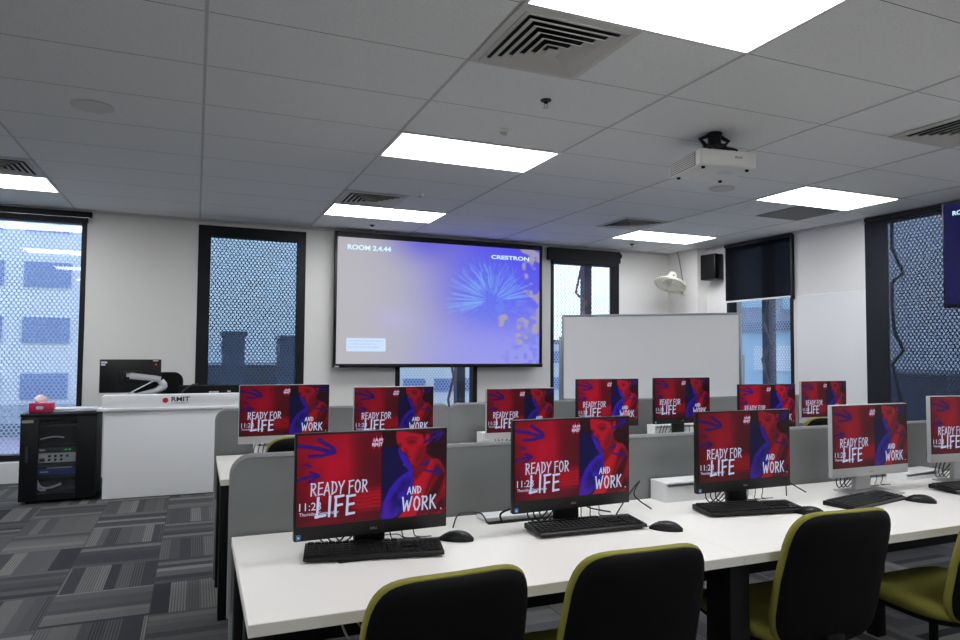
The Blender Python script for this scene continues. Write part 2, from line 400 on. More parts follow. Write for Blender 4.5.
mb = MB(); mb.box(-1.08, 6.39, YF-.014, YF, 0, .08); struct(mb, 'baseboard_front', M['wall'])
struct(MB().box(XR-.014, XR, 1.0, 5.05, 0, .08), 'baseboard_right', M['wall'])

# window frames (x0..x1 in wall, or y for the right wall)
def window_front(n, x0, x1, z0, z1, l, r, t, b):
    mb = MB(); y0, y1 = YF-.004, YF+.12
    mb.box(x0, x0+l, y0, y1, z0, z1); mb.box(x1-r, x1, y0, y1, z0, z1); mb.box(x0+l, x1-r, y0, y1, z1-t, z1); mb.box(x0+l, x1-r, y0, y1, z0, z0+b)
    f = struct(mb, 'window_%d' % n, M['frame'])
    MB().box(x0+l, x1-r, YF+.075, YF+.085, z0+b, z1-t).build('pane', M['glass'], f, False)
    return f
window_front(1, *W_front[0], .05, .05, .08, .06)
window_front(2, *W_front[1], .13, .09, .12, .06)
window_front(3, *W_front[2], .06, .06, .06, .06)
window_front(4, *W_front[3], .05, .07, .06, .06)
def window_side(n, y0, y1, z0, z1):
    mb = MB(); x0, x1 = XR-.004, XR+.12; l = .05
    mb.box(x0, x1, y0, y0+l, z0, z1); mb.box(x0, x1, y1-l, y1, z0, z1); mb.box(x0, x1, y0+l, y1-l, z1-.06, z1); mb.box(x0, x1, y0+l, y1-l, z0, z0+.06)
    f = struct(mb, 'window_%d' % n, M['frame'])
    MB().box(XR+.075, XR+.085, y0+l, y1-l, z0+.06, z1-.06).build('pane', M['glass'], f, False)
    return f
window_side(5, *W_right[0]); window_side(6, *W_right[1])

# ---------------------------------------------------------------- blinds
def blind_empty(label, loc): return thing('roller_blind', label, 'blind', loc)
b = blind_empty('rolled-up dark roller blind over the leftmost window beside the equipment rack', (-1.65, YF-.03, HC+1.35))
MB().box(-.62, .615, -.03, .022, .0, .06, bev=.008).build('headbox', M['frame'], b)
MB().box(-.60, .58, -.01, .01, -.055, -.0).build('cloth', M['shadecloth'], b)
MB().box(-.60, .585, -.012, .012, -.004, .004).build('hem_bar', M['chrome'], b)
MB().cyl((.625, 0, .012), (.625, 0, -.01), .012).build('chain_wheel', M['whiteplastic'], b)
b = blind_empty('sheer dark roller blind lowered over the window between podium and projection screen', (.585, YF+.03, ZS))
MB().box(-.457, .497, -.002, .002, .07, ZT-ZS-.06).build('cloth', M['sheer'], b, False)
MB().cyl((-.44, 0, ZT-ZS-.04), (.48, 0, ZT-ZS-.04), .022).build('roller_tube', M['shadecloth'], b)
b = blind_empty('dark roller blind rolled up in a headbox over the window behind the whiteboard', (4.98, YF-.045, HC+1.22))
MB().box(-.62, .53, -.035, .035, .01, .175, bev=.012).build('headbox', M['shadecloth'], b)
MB().box(-.55, .50, -.03, .03, -.03, .01, bev=.006).build('rolled_cloth', M['shadecloth'], b)
MB().cyl((.53, -.0, .12), (.55, 0, .12), .035).build('end_cap', M['black'], b)
b = blind_empty('half-lowered dark roller blind with pale hem bar beside the wall speaker', (XR-.03, 6.57, HC+.65))
MB().box(-.002, .002, -.53, .55, .02, .73).build('cloth', M['sheerdense'], b, False)
MB().box(-.008, .008, -.535, .555, .0, .022, bev=.003).build('hem_bar', M['hem'], b)
MB().cyl((0, -.53, .75), (0, .55, .75), .024).build('roller_tube', M['shadecloth'], b)
MB().box(-.012, .03, -.56, -.535, -.02, .77).build('side_channel', M['frame'], b)
b = blind_empty('sheer dark roller blind lowered to the floor on the right wall behind the television', (XR-.03, 4.45, 0))
MB().box(-.002, .002, -1.2, .61, .05, CEIL-.05).build('cloth', M['sheerright'], b, False)
MB().cyl((0, -1.2, CEIL-.035), (0, .61, CEIL-.035), .024).build('roller_tube', M['shadecloth'], b)
MB().box(-.03, .02, .60, .615, CEIL-.075, CEIL-.005).build('end_bracket', M['whiteplastic'], b)
MB().box(-.007, .007, -1.2, .61, .03, .055).build('hem_bar', M['shadecloth'], b)
# dark strip added behind the cloth to paint its edge with no light through
MB().box(.004, .020, .36, .61, .05, CEIL-.07).build('unlit_edge_strip', M['shadecloth'], b)

# ---------------------------------------------------------------- outside
def facade(name, label, a0, a1, pos, m, axis):
    mb = MB()
    if axis == 'x': mb.box(a0, a1, pos, pos+.004, -1.2, 4.2)
    else: mb.box(pos, pos+.004, a0, a1, -1.2, 4.2)
    t = thing('perforated_screen', label, 'facade screen')
    mb.build('perforated_sheet', m, t, False)
    for z in (-1.0, 3.6):
        if axis == 'x': mb = MB().box(a0, a1, pos+.01, pos+.06, z, z+.06)
        else: mb = MB().box(pos+.01, pos+.06, a0, a1, z, z+.06)
        mb.build('rail', M['post'], t, False)
facade('p', 'perforated metal sun screen outside the front windows', -5, 7.6, YF+.85, M['perfx'], 'x')
facade('p', 'perforated metal sun screen outside the right-hand windows', 2, 8.9, XR+.85, M['perfy'], 'y')
def zig(label, P, m, r=.018):
    t = MB().tube(P, r, 8).build('zigzag_brace', m); return tag(t, label, 'brace')
zig('zigzag steel rod outside the window behind the whiteboard', [(5.19,8.6,HC+1.6),(5.19,8.6,HC+1.25),(5.09,8.6,HC+.84),(5.26,8.6,HC+.70),(5.19,8.6,HC+.55),(5.09,8.6,HC+.2),(5.22,8.6,HC-.2),(5.1,8.6,HC-.7),(5.2,8.6,-.4)], M['brace'])
zig('red-brown zigzag rod outside the window below the projection screen', [(3.1,8.6,HC+1.4),(3.2,8.6,HC+.9),(3.09,8.6,HC+.3),(3.18,8.6,HC-.24),(3.205,8.6,HC-.36),(3.13,8.6,HC-.67),(3.2,8.6,HC-1.1),(3.1,8.6,-.4)], M['brace'])
XZ = XR+.4
zig('bent steel brace outside the tall window on the right wall', [(XZ,5.0,3.6),(XZ,5.06,HC+1.7),(XZ,5.07,HC+1.14),(XZ,4.95,HC+.85),(XZ,5.08,HC+.757),(XZ,5.08,HC+.5),(XZ,5.06,HC+.24),(XZ,4.965,HC+.03),(XZ,5.09,HC-.13),(XZ,5.0,HC-.5),(XZ,5.1,HC-.9),(XZ,5.0,-1.2)], M['bracegrey'])
zig('bent steel brace outside the window under the half-lowered blind', [(XZ,6.75,HC+.8),(XZ,6.9,HC+.4),(XZ,6.78,HC+.1),(XZ,6.92,HC-.1),(XZ,6.8,HC-.5)], M['bracegrey'])
def post(label, x0, x1, y0, y1): tag(MB().box(x0, x1, y0, y1, -1.2, 4.2).build('facade_post', M['post'], None, False), label, 'post')
post('dark vertical steel post outside the window behind the whiteboard', 5.25, 5.37, 8.62, 8.74)
post('dark steel post outside the window below the projection screen', 3.26, 3.38, 8.62, 8.74)
post('dark steel post outside the window under the half-lowered blind', XR+.45, XR+.57, 6.85, 6.97)
struct(MB().box(-200, 300, YF+3, 400, -14.2, -14), 'trim_4', M['ground'])
struct(MB().box(XR+3, 300, -200, YF+3, -14.2, -14), 'trim_5', M['ground'])
def building(label, x0, x1, y0, y1, z1, body, band, bands, z0=-14, frac=.45):
    t = thing('building', label, 'building', (x0, y0, z0)); W, D, H = x1-x0, y1-y0, z1-z0
    MB().box(0, W, 0, D, 0, H).build('wall', body, t, False)
    MB().box(-.2, W+.2, -.2, D+.2, H, H+.4).build('roof', M['bld_win'], t, False)
    h = H/bands
    for i in range(bands):
        mb = MB(); zb = h*(i+.3)
        nx = max(2, int(W/3)); ny = max(2, int(D/3))
        for k in range(nx): mb.box(W*(k+.15)/nx, W*(k+.85)/nx, -.12, 0, zb, zb+h*frac)
        for k in range(ny):
            mb.box(-.12, 0, D*(k+.15)/ny, D*(k+.85)/ny, zb, zb+h*frac)
        mb.build('window_band', band, t, False)
building('pale office block with blue window rows seen through the leftmost window', -30, -5.8, 42, 60, 9.5, M['bld_pale'], M['bld_band'], 8)
building('grey tower on the skyline, left of two in the podium window', 2.2, 3.9, 62, 66, 2.4, M['bld_dark'], M['bld_win'], 8)
building('distant grey tower at the right edge of the podium window', 7.4, 9.0, 66, 70, 2.2, M['bld_dark'], M['bld_win'], 8)
building('low brown block on the skyline in the podium window', -3, 14, 80, 95, -.9, M['bld_brown'], M['bld_win'], 5)
building('low mauve block seen through the lower leftmost window', -24, -4.5, 26, 34, -1.5, M['bld_mauve'], M['bld_band'], 5)
building('light blue clad building seen through the window beside the whiteboard', 22, 24.5, 19.5, 26, 2.2, M['bld_cyan'], M['bld_pale'], 7)
building('tall dark building seen through the window under the half-lowered blind', 25, 31, 27, 33, 14, M['bld_dark'], M['bld_cyan'], 10, frac=.6)
building('grey apartment block beyond the window behind the television', 40, 50, 26, 34, -.3, M['bld_dark'], M['bld_win'], 6)
building('long pale block beyond the window behind the whiteboard', 14, 44, 60, 75, 2.0, M['bld_pale'], M['bld_band'], 6)
def tree(label, x, y, z, r):
    t = thing('tree', label, 'tree', (x, y, -14), 0, 'street trees outside')
    MB().cyl((0,0,0), (0,0,z+14-r*.4), .25, .12, 8).build('trunk', M['bark'], t)
    mb = MB()
    for k in range(14):
        c = Vector((random.uniform(-1,1), random.uniform(-1,1), random.uniform(-.7,.7)))*r*.6; rr = r*random.uniform(.35,.6)
        mx_ = Matrix.Translation(c+Vector((0,0,z+14)))
        g = bmesh.ops.create_icosphere(mb.bm, subdivisions=2, radius=rr, matrix=mx_)
        for v in g['verts']: v.co += Vector((random.uniform(-1,1),)*3)*rr*.08
    mb.build('crown', M['leaf'], t)
for i, (x, y, z, r) in enumerate([(-6.5, 21, -2.4, 1.4), (-3.0, 24, -3.4, 1.2), (-10.8, 22, -2.7, 1.5)]):
    tree(['round green tree below the leftmost window, middle of three', 'small green tree outside the leftmost window, nearest the rack side', 'wide green tree outside the leftmost window, farthest left'][i], x, y, z, r)

# ---------------------------------------------------------------- ceiling fittings
def light(x, y, label):
    t = thing('ceiling_light', label, 'ceiling light', (x, y, CEIL-.001), 0, 'flat rectangular ceiling lights')
    MB().box(.02, 1.18, .02, .58, -.006, -.002).build('diffuser', M['panel'], t, False)
    mb = MB(); mb.box(0, 1.2, 0, .02, -.008, .0); mb.box(0, 1.2, .58, .6, -.008, 0); mb.box(0, .02, .02, .58, -.008, 0); mb.box(1.18, 1.2, .02, .58, -.008, 0)
    mb.build('frame', M['whiteplastic'], t, False)
GX = lambda i: .01+1.2*i
GY = lambda j: 2.478+.6*j
for i, j, lab in [(1,-1,'large ceiling light panel at the top, nearest the camera'), (1,3,'ceiling light panel above the middle of the room'),
                  (1,7,'ceiling light panel closest to the projection screen'), (4,7,'ceiling light panel closest to the wall fan'),
                  (4,3,'ceiling light panel to the right of the projector'), (-2,7,'ceiling light panel above the leftmost window')]:
    light(GX(i), GY(j), lab)
for i, j in [(-2,3),(-2,-1),(4,-1),(1,-5),(-2,-5),(4,-5),(1,-9),(-2,-9),(4,-9)]:
    light(GX(i), GY(j), 'ceiling light panel in the part of the room outside the photo')
def vent(x, y, label, nr=6):
    t = thing('air_vent', label, 'air vent', (x+.3, y+.3, CEIL-.001), 0, 'square ceiling air vents')
    MB().box(-.27, .27, -.27, .27, -.004, -.001).build('duct_opening', M['ventdark'], t, False)
    def ring(mb, a, b, za, zb):
        # sloped square louvre from half-size a at za to b at zb
        th = .004
        for k in range(4):
            m_ = Matrix.Rotation(k*math.pi/2, 4, 'Z')
            vs = [mb.bm.verts.new(m_ @ Vector(p)) for p in ((-a,-a,za),(a,-a,za),(b,-b,zb),(-b,-b,zb),(-a,-a,za+th),(a,-a,za+th),(b,-b,zb+th),(-b,-b,zb+th))]
            for q in ((0,1,2,3),(7,6,5,4),(0,4,5,1),(3,2,6,7)): mb.bm.faces.new([vs[i] for i in q])
    mb = MB(); ring(mb, .3, .265, -.008, -.012); mb.build('frame', M['ventmetal'], t, False)
    for k in range(nr):
        a = .262-.040*k
        mb = MB(); ring(mb, a, a-.028, -.014-.004*k, -.006-.002*k); mb.build('louvre', M['ventmetal'], t, False)
    MB().box(-.028, .028, -.028, .028, -.036, -.030).build('centre_plate', M['ventmetal'], t, False)
for x, y, lab in [(GX(1), GY(0), 'large square air vent beside the nearest ceiling light'), (GX(1), GY(6), 'square air vent above the projection screen'),
                  (GX(4)-.6, GY(6), 'square air vent near the ceiling light by the fan'), (GX(4)-.6, GY(0), 'square air vent at the upper right edge'),
                  (GX(-1)-.6, GY(6), 'square air vent above the leftmost window')]:
    vent(x, y, lab)
t = tag(MB().box(GX(5)-.6, GX(5)-.02, GY(4)+.02, GY(5)-.02, CEIL-.006, CEIL-.001).build('ceiling_grille', M['grate'], None, False), 'flat grey return-air grille behind the ceiling light by the projector', 'grille')
def cspk(x, y, r, label):
    t = thing('ceiling_speaker', label, 'speaker', (x, y, CEIL))
    MB().lathe([(r, 0), (r, -.006), (r*.92, -.010), (r*.88, -.008)], seg=36).build('rim', M['ventmetal'], t)
    MB().lathe([(r*.9, -.004), (r*.9, -.0075), (0, -.010)], seg=36).build('grille', M['ventmetal'], t)
cspk(-.6, 4.58, .115, 'round ceiling speaker at the upper left of the ceiling')
cspk(4.24, 4.66, .11, 'round ceiling speaker behind the projector')
def sprink(x, y, label):
    t = thing('sprinkler', label, 'sprinkler', (x, y, CEIL))
    MB().lathe([(.032, 0), (.030, -.006), (.012, -.008), (.012, -.02), (0, -.021)], seg=20).build('collar', M['black'], t)
    mb = MB(); mb.tube([(-.008,0,-.018),(-.012,0,-.03),(0,0,-.045)], .002, 6); mb.tube([(.008,0,-.018),(.012,0,-.03),(0,0,-.045)], .002, 6); mb.cyl((0,0,-.044),(0,0,-.047),.016)
    mb.build('deflector', M['chrome'], t)
sprink(1.82, 3.41, 'fire sprinkler beside the large air vent'); sprink(5.37, 7.61, 'fire sprinkler near the wall fan')
sprink(1.85, 7.71, 'fire sprinkler just above the projection screen'); sprink(5.45, 3.36, 'fire sprinkler near the television')
for x, y, lab in [(1.82, 3.99, 'flat round detector in front of the middle ceiling light'), (1.88, 5.97, 'small round smoke detector before the vent above the screen')]:
    t = thing('smoke_detector', lab, 'detector', (x, y, CEIL))
    MB().lathe([(.036, 0), (.036, -.010), (.026, -.02)], seg=24).build('base', M['whiteplastic'], t)
    MB().lathe([(.022, -.018), (.020, -.032), (0, -.034)], seg=24).build('sensor', M['ventmetal'], t)

# projector
t = thing('projector', 'white ceiling-mounted projector with side grille', 'projector', (3.165, 3.575, HC+1.19), R(-8.3)); t.scale = (1.24, 1.24, 1.2)
MB().box(-.165, .165, -.155, .155, 0, .092, bev=.014, seg=3).build('casing', M['whiteplastic'], t)
mb = MB()
for k in range(7): mb.box(-.168, -.164, -.10, .145, .012+k*.0105, .018+k*.0105)
mb.build('side_grille', M['ventmetal'], t)
MB().box(-.1665, -.1645, -.105, .148, .008, .084).build('grille_recess', M['devdark'], t)
text_obj('lettering', 'EPSON', .02, M['ink'], t, (.035, -.1565, .047), width=.042, height=.010)
MB().lathe([(.036, 0), (.036, .014), (.026, .016), (.022, .006), (0, .004)], (.08, .154, .046), (0,1,0), 24).build('lens', M['black'], t)
for x, y in ((-.13,-.12),(.13,-.12),(-.13,.12),(.13,.12)): MB().cyl((x,y,0),(x,y,-.010),.010,seg=12).build('foot', M['blackmatt'], t)
mb = MB(); mb.box(.02, .10, -.06, -.02, -.002, .0005, bev=0); mb.build('label_plate', M['stickerw'], t)
hb = (CEIL-(HC+1.19))/1.2
mt = MB(); mt.cyl((0, .0, hb-.02), (0, .0, hb), .04, seg=24); mt.cyl((0,0,.13), (0,0,hb-.01), .034, seg=18); mt.box(-.05,.05,-.04,.04,.115,.14,bev=.006)
for a in range(4):
    an = R(45+90*a); mt.tube([(.02*math.cos(an),.02*math.sin(an),.125),(.10*math.cos(an),.09*math.sin(an),.1),(.12*math.cos(an),.11*math.sin(an),.088)], .010, 8)
mt.tube([(-.05,0,.13),(-.085,0,.165),(-.03,0,.19)], .012, 8); mt.tube([(.05,0,.13),(.085,0,.165),(.03,0,.19)], .012, 8)
mo = mt.build('ceiling_mount', M['black'], t); mo.location = (-.03, -.07, 0)
MB().tube([(.02,.15,.05),(.05,.19,.09),(.03,.1,.14),(-.01,-.02,hb-.02)], .005, 6, smooth=6).build('cable', M['cable'], t)

# ---------------------------------------------------------------- picture painting
def s2la(c):
    c = np.asarray(c, float)/255; return np.where(c <= .04045, c/12.92, ((c+.055)/1.055)**2.4)
def poly_mask(U, V, poly, soft=.008, asp=16/9):
    P = np.array(poly, float)*[asp, 1]; X = U*asp; inside = np.zeros(U.shape, bool); d = np.full(U.shape, 9.)
    n = len(P)
    for i in range(n):
        x0, y0 = P[i]; x1, y1 = P[(i+1) % n]
        c = ((y0 > V) != (y1 > V)) & (X < (x1-x0)*(V-y0)/((y1-y0) or 1e-9)+x0); inside ^= c
        L = (x1-x0)**2+(y1-y0)**2 or 1e-9; tt = np.clip(((X-x0)*(x1-x0)+(V-y0)*(y1-y0))/L, 0, 1)
        d = np.minimum(d, np.hypot(X-x0-tt*(x1-x0), V-y0-tt*(y1-y0)))
    s = np.where(inside, d, -d)
    return np.clip(s/soft*.5+.5, 0, 1)
def line_mask(U, V, pts, wd, asp=16/9, soft=.006):
    m = np.zeros(U.shape)
    for (a, b), (c, d) in zip(pts, pts[1:]):
        a, c = a*asp, c*asp; X = U*asp; L = (c-a)**2+(d-b)**2 or 1e-9
        tt = np.clip(((X-a)*(c-a)+(V-b)*(d-b))/L, 0, 1); dist = np.hypot(X-a-tt*(c-a), V-b-tt*(d-b))
        m = np.maximum(m, np.clip((wd/2-dist)/soft+.5, 0, 1))
    return m
def vnoise(U, V, su, sv, seed=0):
    r = np.random.RandomState(seed); G = r.rand(64, 64); x = (U*su) % 63; y = (V*sv) % 63
    i, j = x.astype(int), y.astype(int); fx, fy = x-i, y-j; fx = fx*fx*(3-2*fx); fy = fy*fy*(3-2*fy)
    return (G[i,j]*(1-fx)+G[i+1,j]*fx)*(1-fy)+(G[i,j+1]*(1-fx)+G[i+1,j+1]*fx)*fy
def picture_grid(name, W, H, nu, nv, func, m, parent, loc, rot=(0,0,0)):
    """flat grid facing -Y, x from 0..W, z from -H..0, coloured per corner point"""
    u = np.linspace(0, 1, nu+1); v = np.linspace(0, 1, nv+1); U, V = np.meshgrid(u, v)
    C = func(U, V)
    co = np.stack([U*W, 0*U, -V*H], -1).reshape(-1, 3)
    idx = np.arange((nu+1)*(nv+1)).reshape(nv+1, nu+1)
    F = np.stack([idx[1:, :-1], idx[1:, 1:], idx[:-1, 1:], idx[:-1, :-1]], -1).reshape(-1, 4)
    me = bpy.data.meshes.new(name); me.from_pydata(co.tolist(), [], F.tolist())
    ca = me.color_attributes.new('picture', 'FLOAT_COLOR', 'POINT')
    arr = np.ones((co.shape[0], 4), np.float32); arr[:, :3] = s2la(np.clip(C, 0, 255)).reshape(-1, 3); ca.data.foreach_set('color', arr.ravel())
    me.materials.append(m); o = bpy.data.objects.new(name, me); COL.objects.link(o); o.parent = parent; o.location = loc; o.rotation_euler = rot
    return o

def campaign_art(U, V):
    C = np.zeros(U.shape+(3,))
    def put(mask, col, k=1):
        mm = (mask*k)[..., None]; C[:] = C*(1-mm)+np.array(col, float)*mm
    # left side: red field, brighter to the upper left, deep red at right and bottom
    g = np.clip(1-np.abs(U-.22)/.42, 0, 1); g2 = np.clip(1-(V-.35)/.75, 0, 1); a = (g*.75+.25)*(.25+.75*g2)
    C[:] = np.array([60, 4, 18])*(1-a)[..., None]+np.array([196, 8, 44])*a[..., None]
    n = vnoise(U, V, 9, 6, 1); C *= (.85+.3*n)[..., None]
    put(poly_mask(U, V, [(.35,.0),(.56,0),(.56,.6),(.38,.55)], .08), (84, 10, 26), .6)
    st = (np.sin(V*150+vnoise(U, V, 20, 8, 3)*4)*.5+.5)
    put(poly_mask(U, V, [(.38,.66),(.62,.62),(.62,.86),(.40,.88),(.33,.8)], .04)*(.45+.55*st), (200, 14, 40))
    # right side
    put((U > .548).astype(float), (46, 7, 20))
    put(poly_mask(U, V, [(.548,.19),(.58,.165),(.63,.18),(.67,.22),(.74,.4),(.78,.6),(.74,.9),(.548,.95)], .012), (16, 11, 76))
    # shoulder and shirt in red
    put(poly_mask(U, V, [(.66,1.0),(.73,.88),(.765,.72),(.768,.56),(.80,.50),(.85,.40),(.875,.30),(.90,.34),(.94,.345),(.965,.39),(.99,.46),(1.0,.52),(1.0,1.0)], .010), (206, 16, 42))
    f = vnoise(U+V*.4, V, 26, 9, 8)
    put(poly_mask(U, V, [(.8,1),(.85,.72),(.90,.52),(.93,.38),(1.01,.5),(1.01,1.01)], .06)*np.clip(f*1.5, 0, 1), (64, 6, 22), .95)
    put(line_mask(U, V, [(.80,.98),(.86,.72),(.93,.44)], .02, soft=.03), (70, 6, 22), .8)
    put(line_mask(U, V, [(.88,1.0),(.93,.75),(.985,.55)], .03, soft=.04), (60, 5, 20), .8)
    # blue shirt half
    put(poly_mask(U, V, [(.548,.95),(.565,.80),(.60,.66),(.641,.58),(.686,.51),(.73,.47),(.758,.46),(.768,.55),(.765,.66),(.752,.76),(.72,.88),(.66,.97),(.62,1.0),(.55,1.0)], .012), (66, 32, 206))
    f = vnoise(U, V, 34, 12, 5); put(poly_mask(U, V, [(.59,.80),(.65,.64),(.70,.56),(.75,.55),(.75,.70),(.70,.86),(.62,.95)], .04)*np.clip(f*1.3, 0, 1), (26, 14, 100), .85)
    put(line_mask(U, V, [(.60,.92),(.64,.75),(.70,.6)], .02, soft=.03), (30, 16, 110), .7)
    put(line_mask(U, V, [(.66,.95),(.71,.8),(.735,.62)], .02, soft=.03), (34, 18, 120), .7)
    put(poly_mask(U, V, [(.548,.80),(.585,.76),(.62,.84),(.63,.97),(.548,.99)], .02), (88, 24, 170), .55)
    # neck, face looking down to the left
    put(poly_mask(U, V, [(.752,.385),(.78,.30),(.85,.2),(.86,.27),(.895,.345),(.86,.45),(.81,.53),(.775,.60),(.766,.5)], .012), (134, 11, 32))
    put(poly_mask(U, V, [(.644,.0),(.645,.08),(.651,.14),(.661,.165),(.668,.185),(.675,.21),(.684,.235),(.697,.247),(.709,.255),(.716,.268),(.724,.285),(.722,.30),(.731,.308),(.730,.325),(.738,.345),(.743,.372),(.757,.40),(.785,.415),(.815,.38),(.84,.30),(.852,.2),(.875,.15),(.88,.05),(.875,.0)], .008), (200, 16, 44))
    put(poly_mask(U, V, [(.70,.0),(.92,.0),(.905,.09),(.89,.16),(.876,.05),(.855,.05),(.85,.12),(.838,.11),(.83,.055),(.79,.035),(.74,.02)], .014), (70, 8, 24), .95)
    put(poly_mask(U, V, [(.722,.118),(.75,.105),(.782,.115),(.785,.14),(.762,.158),(.738,.155),(.724,.14)], .024), (84, 8, 26), .85)
    put(line_mask(U, V, [(.708,.098),(.745,.075),(.79,.088)], .016, soft=.02), (90, 8, 26), .7)
    put(poly_mask(U, V, [(.658,.150),(.678,.145),(.682,.175),(.669,.19)], .014), (80, 6, 24), .9)
    put(poly_mask(U, V, [(.70,.20),(.72,.22),(.728,.27),(.712,.262)], .014), (110, 8, 28), .8)
    put(line_mask(U, V, [(.728,.305),(.75,.303)], .010, soft=.012), (80, 6, 22), .9)
    put(poly_mask(U, V, [(.775,.30),(.81,.20),(.85,.16),(.852,.24),(.835,.33),(.80,.40),(.765,.395)], .04), (112, 9, 30), .8)
    put(poly_mask(U, V, [(.862,.065),(.875,.055),(.882,.10),(.872,.155),(.862,.14)], .010), (190, 15, 42), .9)
    # blue strip along the profile
    put(poly_mask(U, V, [(.655,.195),(.668,.20),(.684,.245),(.708,.27),(.72,.31),(.737,.36),(.757,.43),(.766,.49),(.735,.47),(.715,.42),(.688,.35),(.667,.28)], .008), (64, 30, 200))
    put(line_mask(U, V, [(.696,.385),(.706,.405)], .010, soft=.01), (200, 90, 130), .8)
    # arrows
    A = (46, 14, 132)
    for pts, wd in [([(.0,.11),(.10,.14),(.215,.195)], .045), ([(.135,.06),(.225,.155),(.235,.2)], .045), ([(.075,.235),(.15,.235),(.235,.205)], .04),
                    ([(.04,.325),(.09,.345)], .018), ([(.065,.312),(.09,.345),(.062,.352)], .012),
                    ([(.0,.49),(.06,.46),(.135,.45)], .032), ([(.085,.41),(.14,.447)], .028), ([(.07,.52),(.14,.455)], .028),
                    ([(.845,.145),(.90,.10),(.965,.045)], .035), ([(.90,.03),(.97,.03)], .028), ([(.925,.14),(.975,.045)], .028),
                    ([(.82,.405),(.875,.38)], .022), ([(.855,.36),(.88,.378),(.86,.41)], .018),
                    ([(.85,.475),(.91,.50),(.96,.50)], .026), ([(.92,.455),(.965,.50),(.925,.545)], .024)]:
        put(line_mask(U, V, pts, wd), A, .95)
    return C

GLY = {  # brush letters as strokes in a unit-height box: (width, strokes)
 'R': (.52, [[(.08,0),(.10,1)], [(.02,.98),(.38,.95),(.46,.75),(.36,.55),(.10,.50)], [(.2,.5),(.52,0)]]),
 'E': (.46, [[(.08,0),(.09,1)], [(.05,.97),(.48,1.0)], [(.09,.52),(.42,.56)], [(.06,.03),(.47,.06)]]),
 'A': (.54, [[(.0,0),(.28,1)], [(.28,1),(.52,.0)], [(.10,.34),(.45,.36)]]),
 'D': (.52, [[(.09,0),(.08,1)], [(.0,1),(.34,.93),(.50,.6),(.42,.2),(.05,.0)]]),
 'Y': (.50, [[(.0,1),(.25,.50)], [(.52,1.03),(.24,.45),(.2,0)]]),
 'F': (.46, [[(.09,-.03),(.09,1)], [(.04,.97),(.48,1.02)], [(.09,.52),(.42,.56)]]),
 'O': (.56, [[(.30,1),(.10,.82),(.05,.4),(.18,.04),(.36,.02),(.52,.35),(.50,.78),(.30,1),(.2,.97)]]),
 'L': (.46, [[(.10,1.02),(.08,.0)], [(.0,.02),(.50,.07)]]),
 'I': (.16, [[(.09,1.02),(.08,-.02)]]),
 'N': (.54, [[(.05,0),(.07,1)], [(.07,1),(.45,.02)], [(.45,.0),(.5,1)]]),
 'W': (.78, [[(.02,1),(.16,0)], [(.16,0),(.38,.72)], [(.38,.72),(.52,.0)], [(.52,0),(.76,1.02)]]),
 'K': (.54, [[(.08,0),(.09,1)], [(.50,1.0),(.12,.45)], [(.2,.55),(.55,-.02)]]),
 'M': (.66, [[(.03,0),(.1,1)], [(.1,1),(.32,.35)], [(.32,.35),(.54,1)], [(.54,1),(.62,0)]]),
 'T': (.5, [[(.25,0),(.26,1)], [(.0,.97),(.5,1.02)]]),
 '#': (.6, [[(.12,0),(.22,1)], [(.38,0),(.48,1)], [(.0,.32),(.55,.34)], [(.04,.66),(.6,.69)]]),
}
def brush_text(name, word, x0, x1, z0, z1, thick, m, parent, y=-.0012, slant=0.06, gap=.14):
    tot = sum(.30 if c == ' ' else GLY[c][0]+gap for c in word)-gap
    sx = (x1-x0)/tot; h = z1-z0; mb = MB(); px = 0
    for c in word:
        if c == ' ': px += .30; continue
        gw, st = GLY[c]; dz = random.uniform(-.03, .03)
        for s_ in st:
            P = [Vector((x0+(px+a)*sx+slant*b*h*.5, y-random.uniform(0, .0002), z0+(b+dz)*h)) for a, b in s_]
            for A, B in zip(P, P[1:]):
                d = (B-A); d.y = 0; L = d.length or 1e-6; d /= L; nn = Vector((-d.z, 0, d.x))*thick/2; ex = d*thick*.3
                mb.bm.faces.new([mb.bm.verts.new(q) for q in (A-ex-nn, A-ex*1.3, A-ex+nn, B+ex+nn*.85, B+ex*1.4, B+ex-nn*.85)][::-1])
        px += gw+gap
    me_o = mb.build(name, m, parent, False)
    return me_o

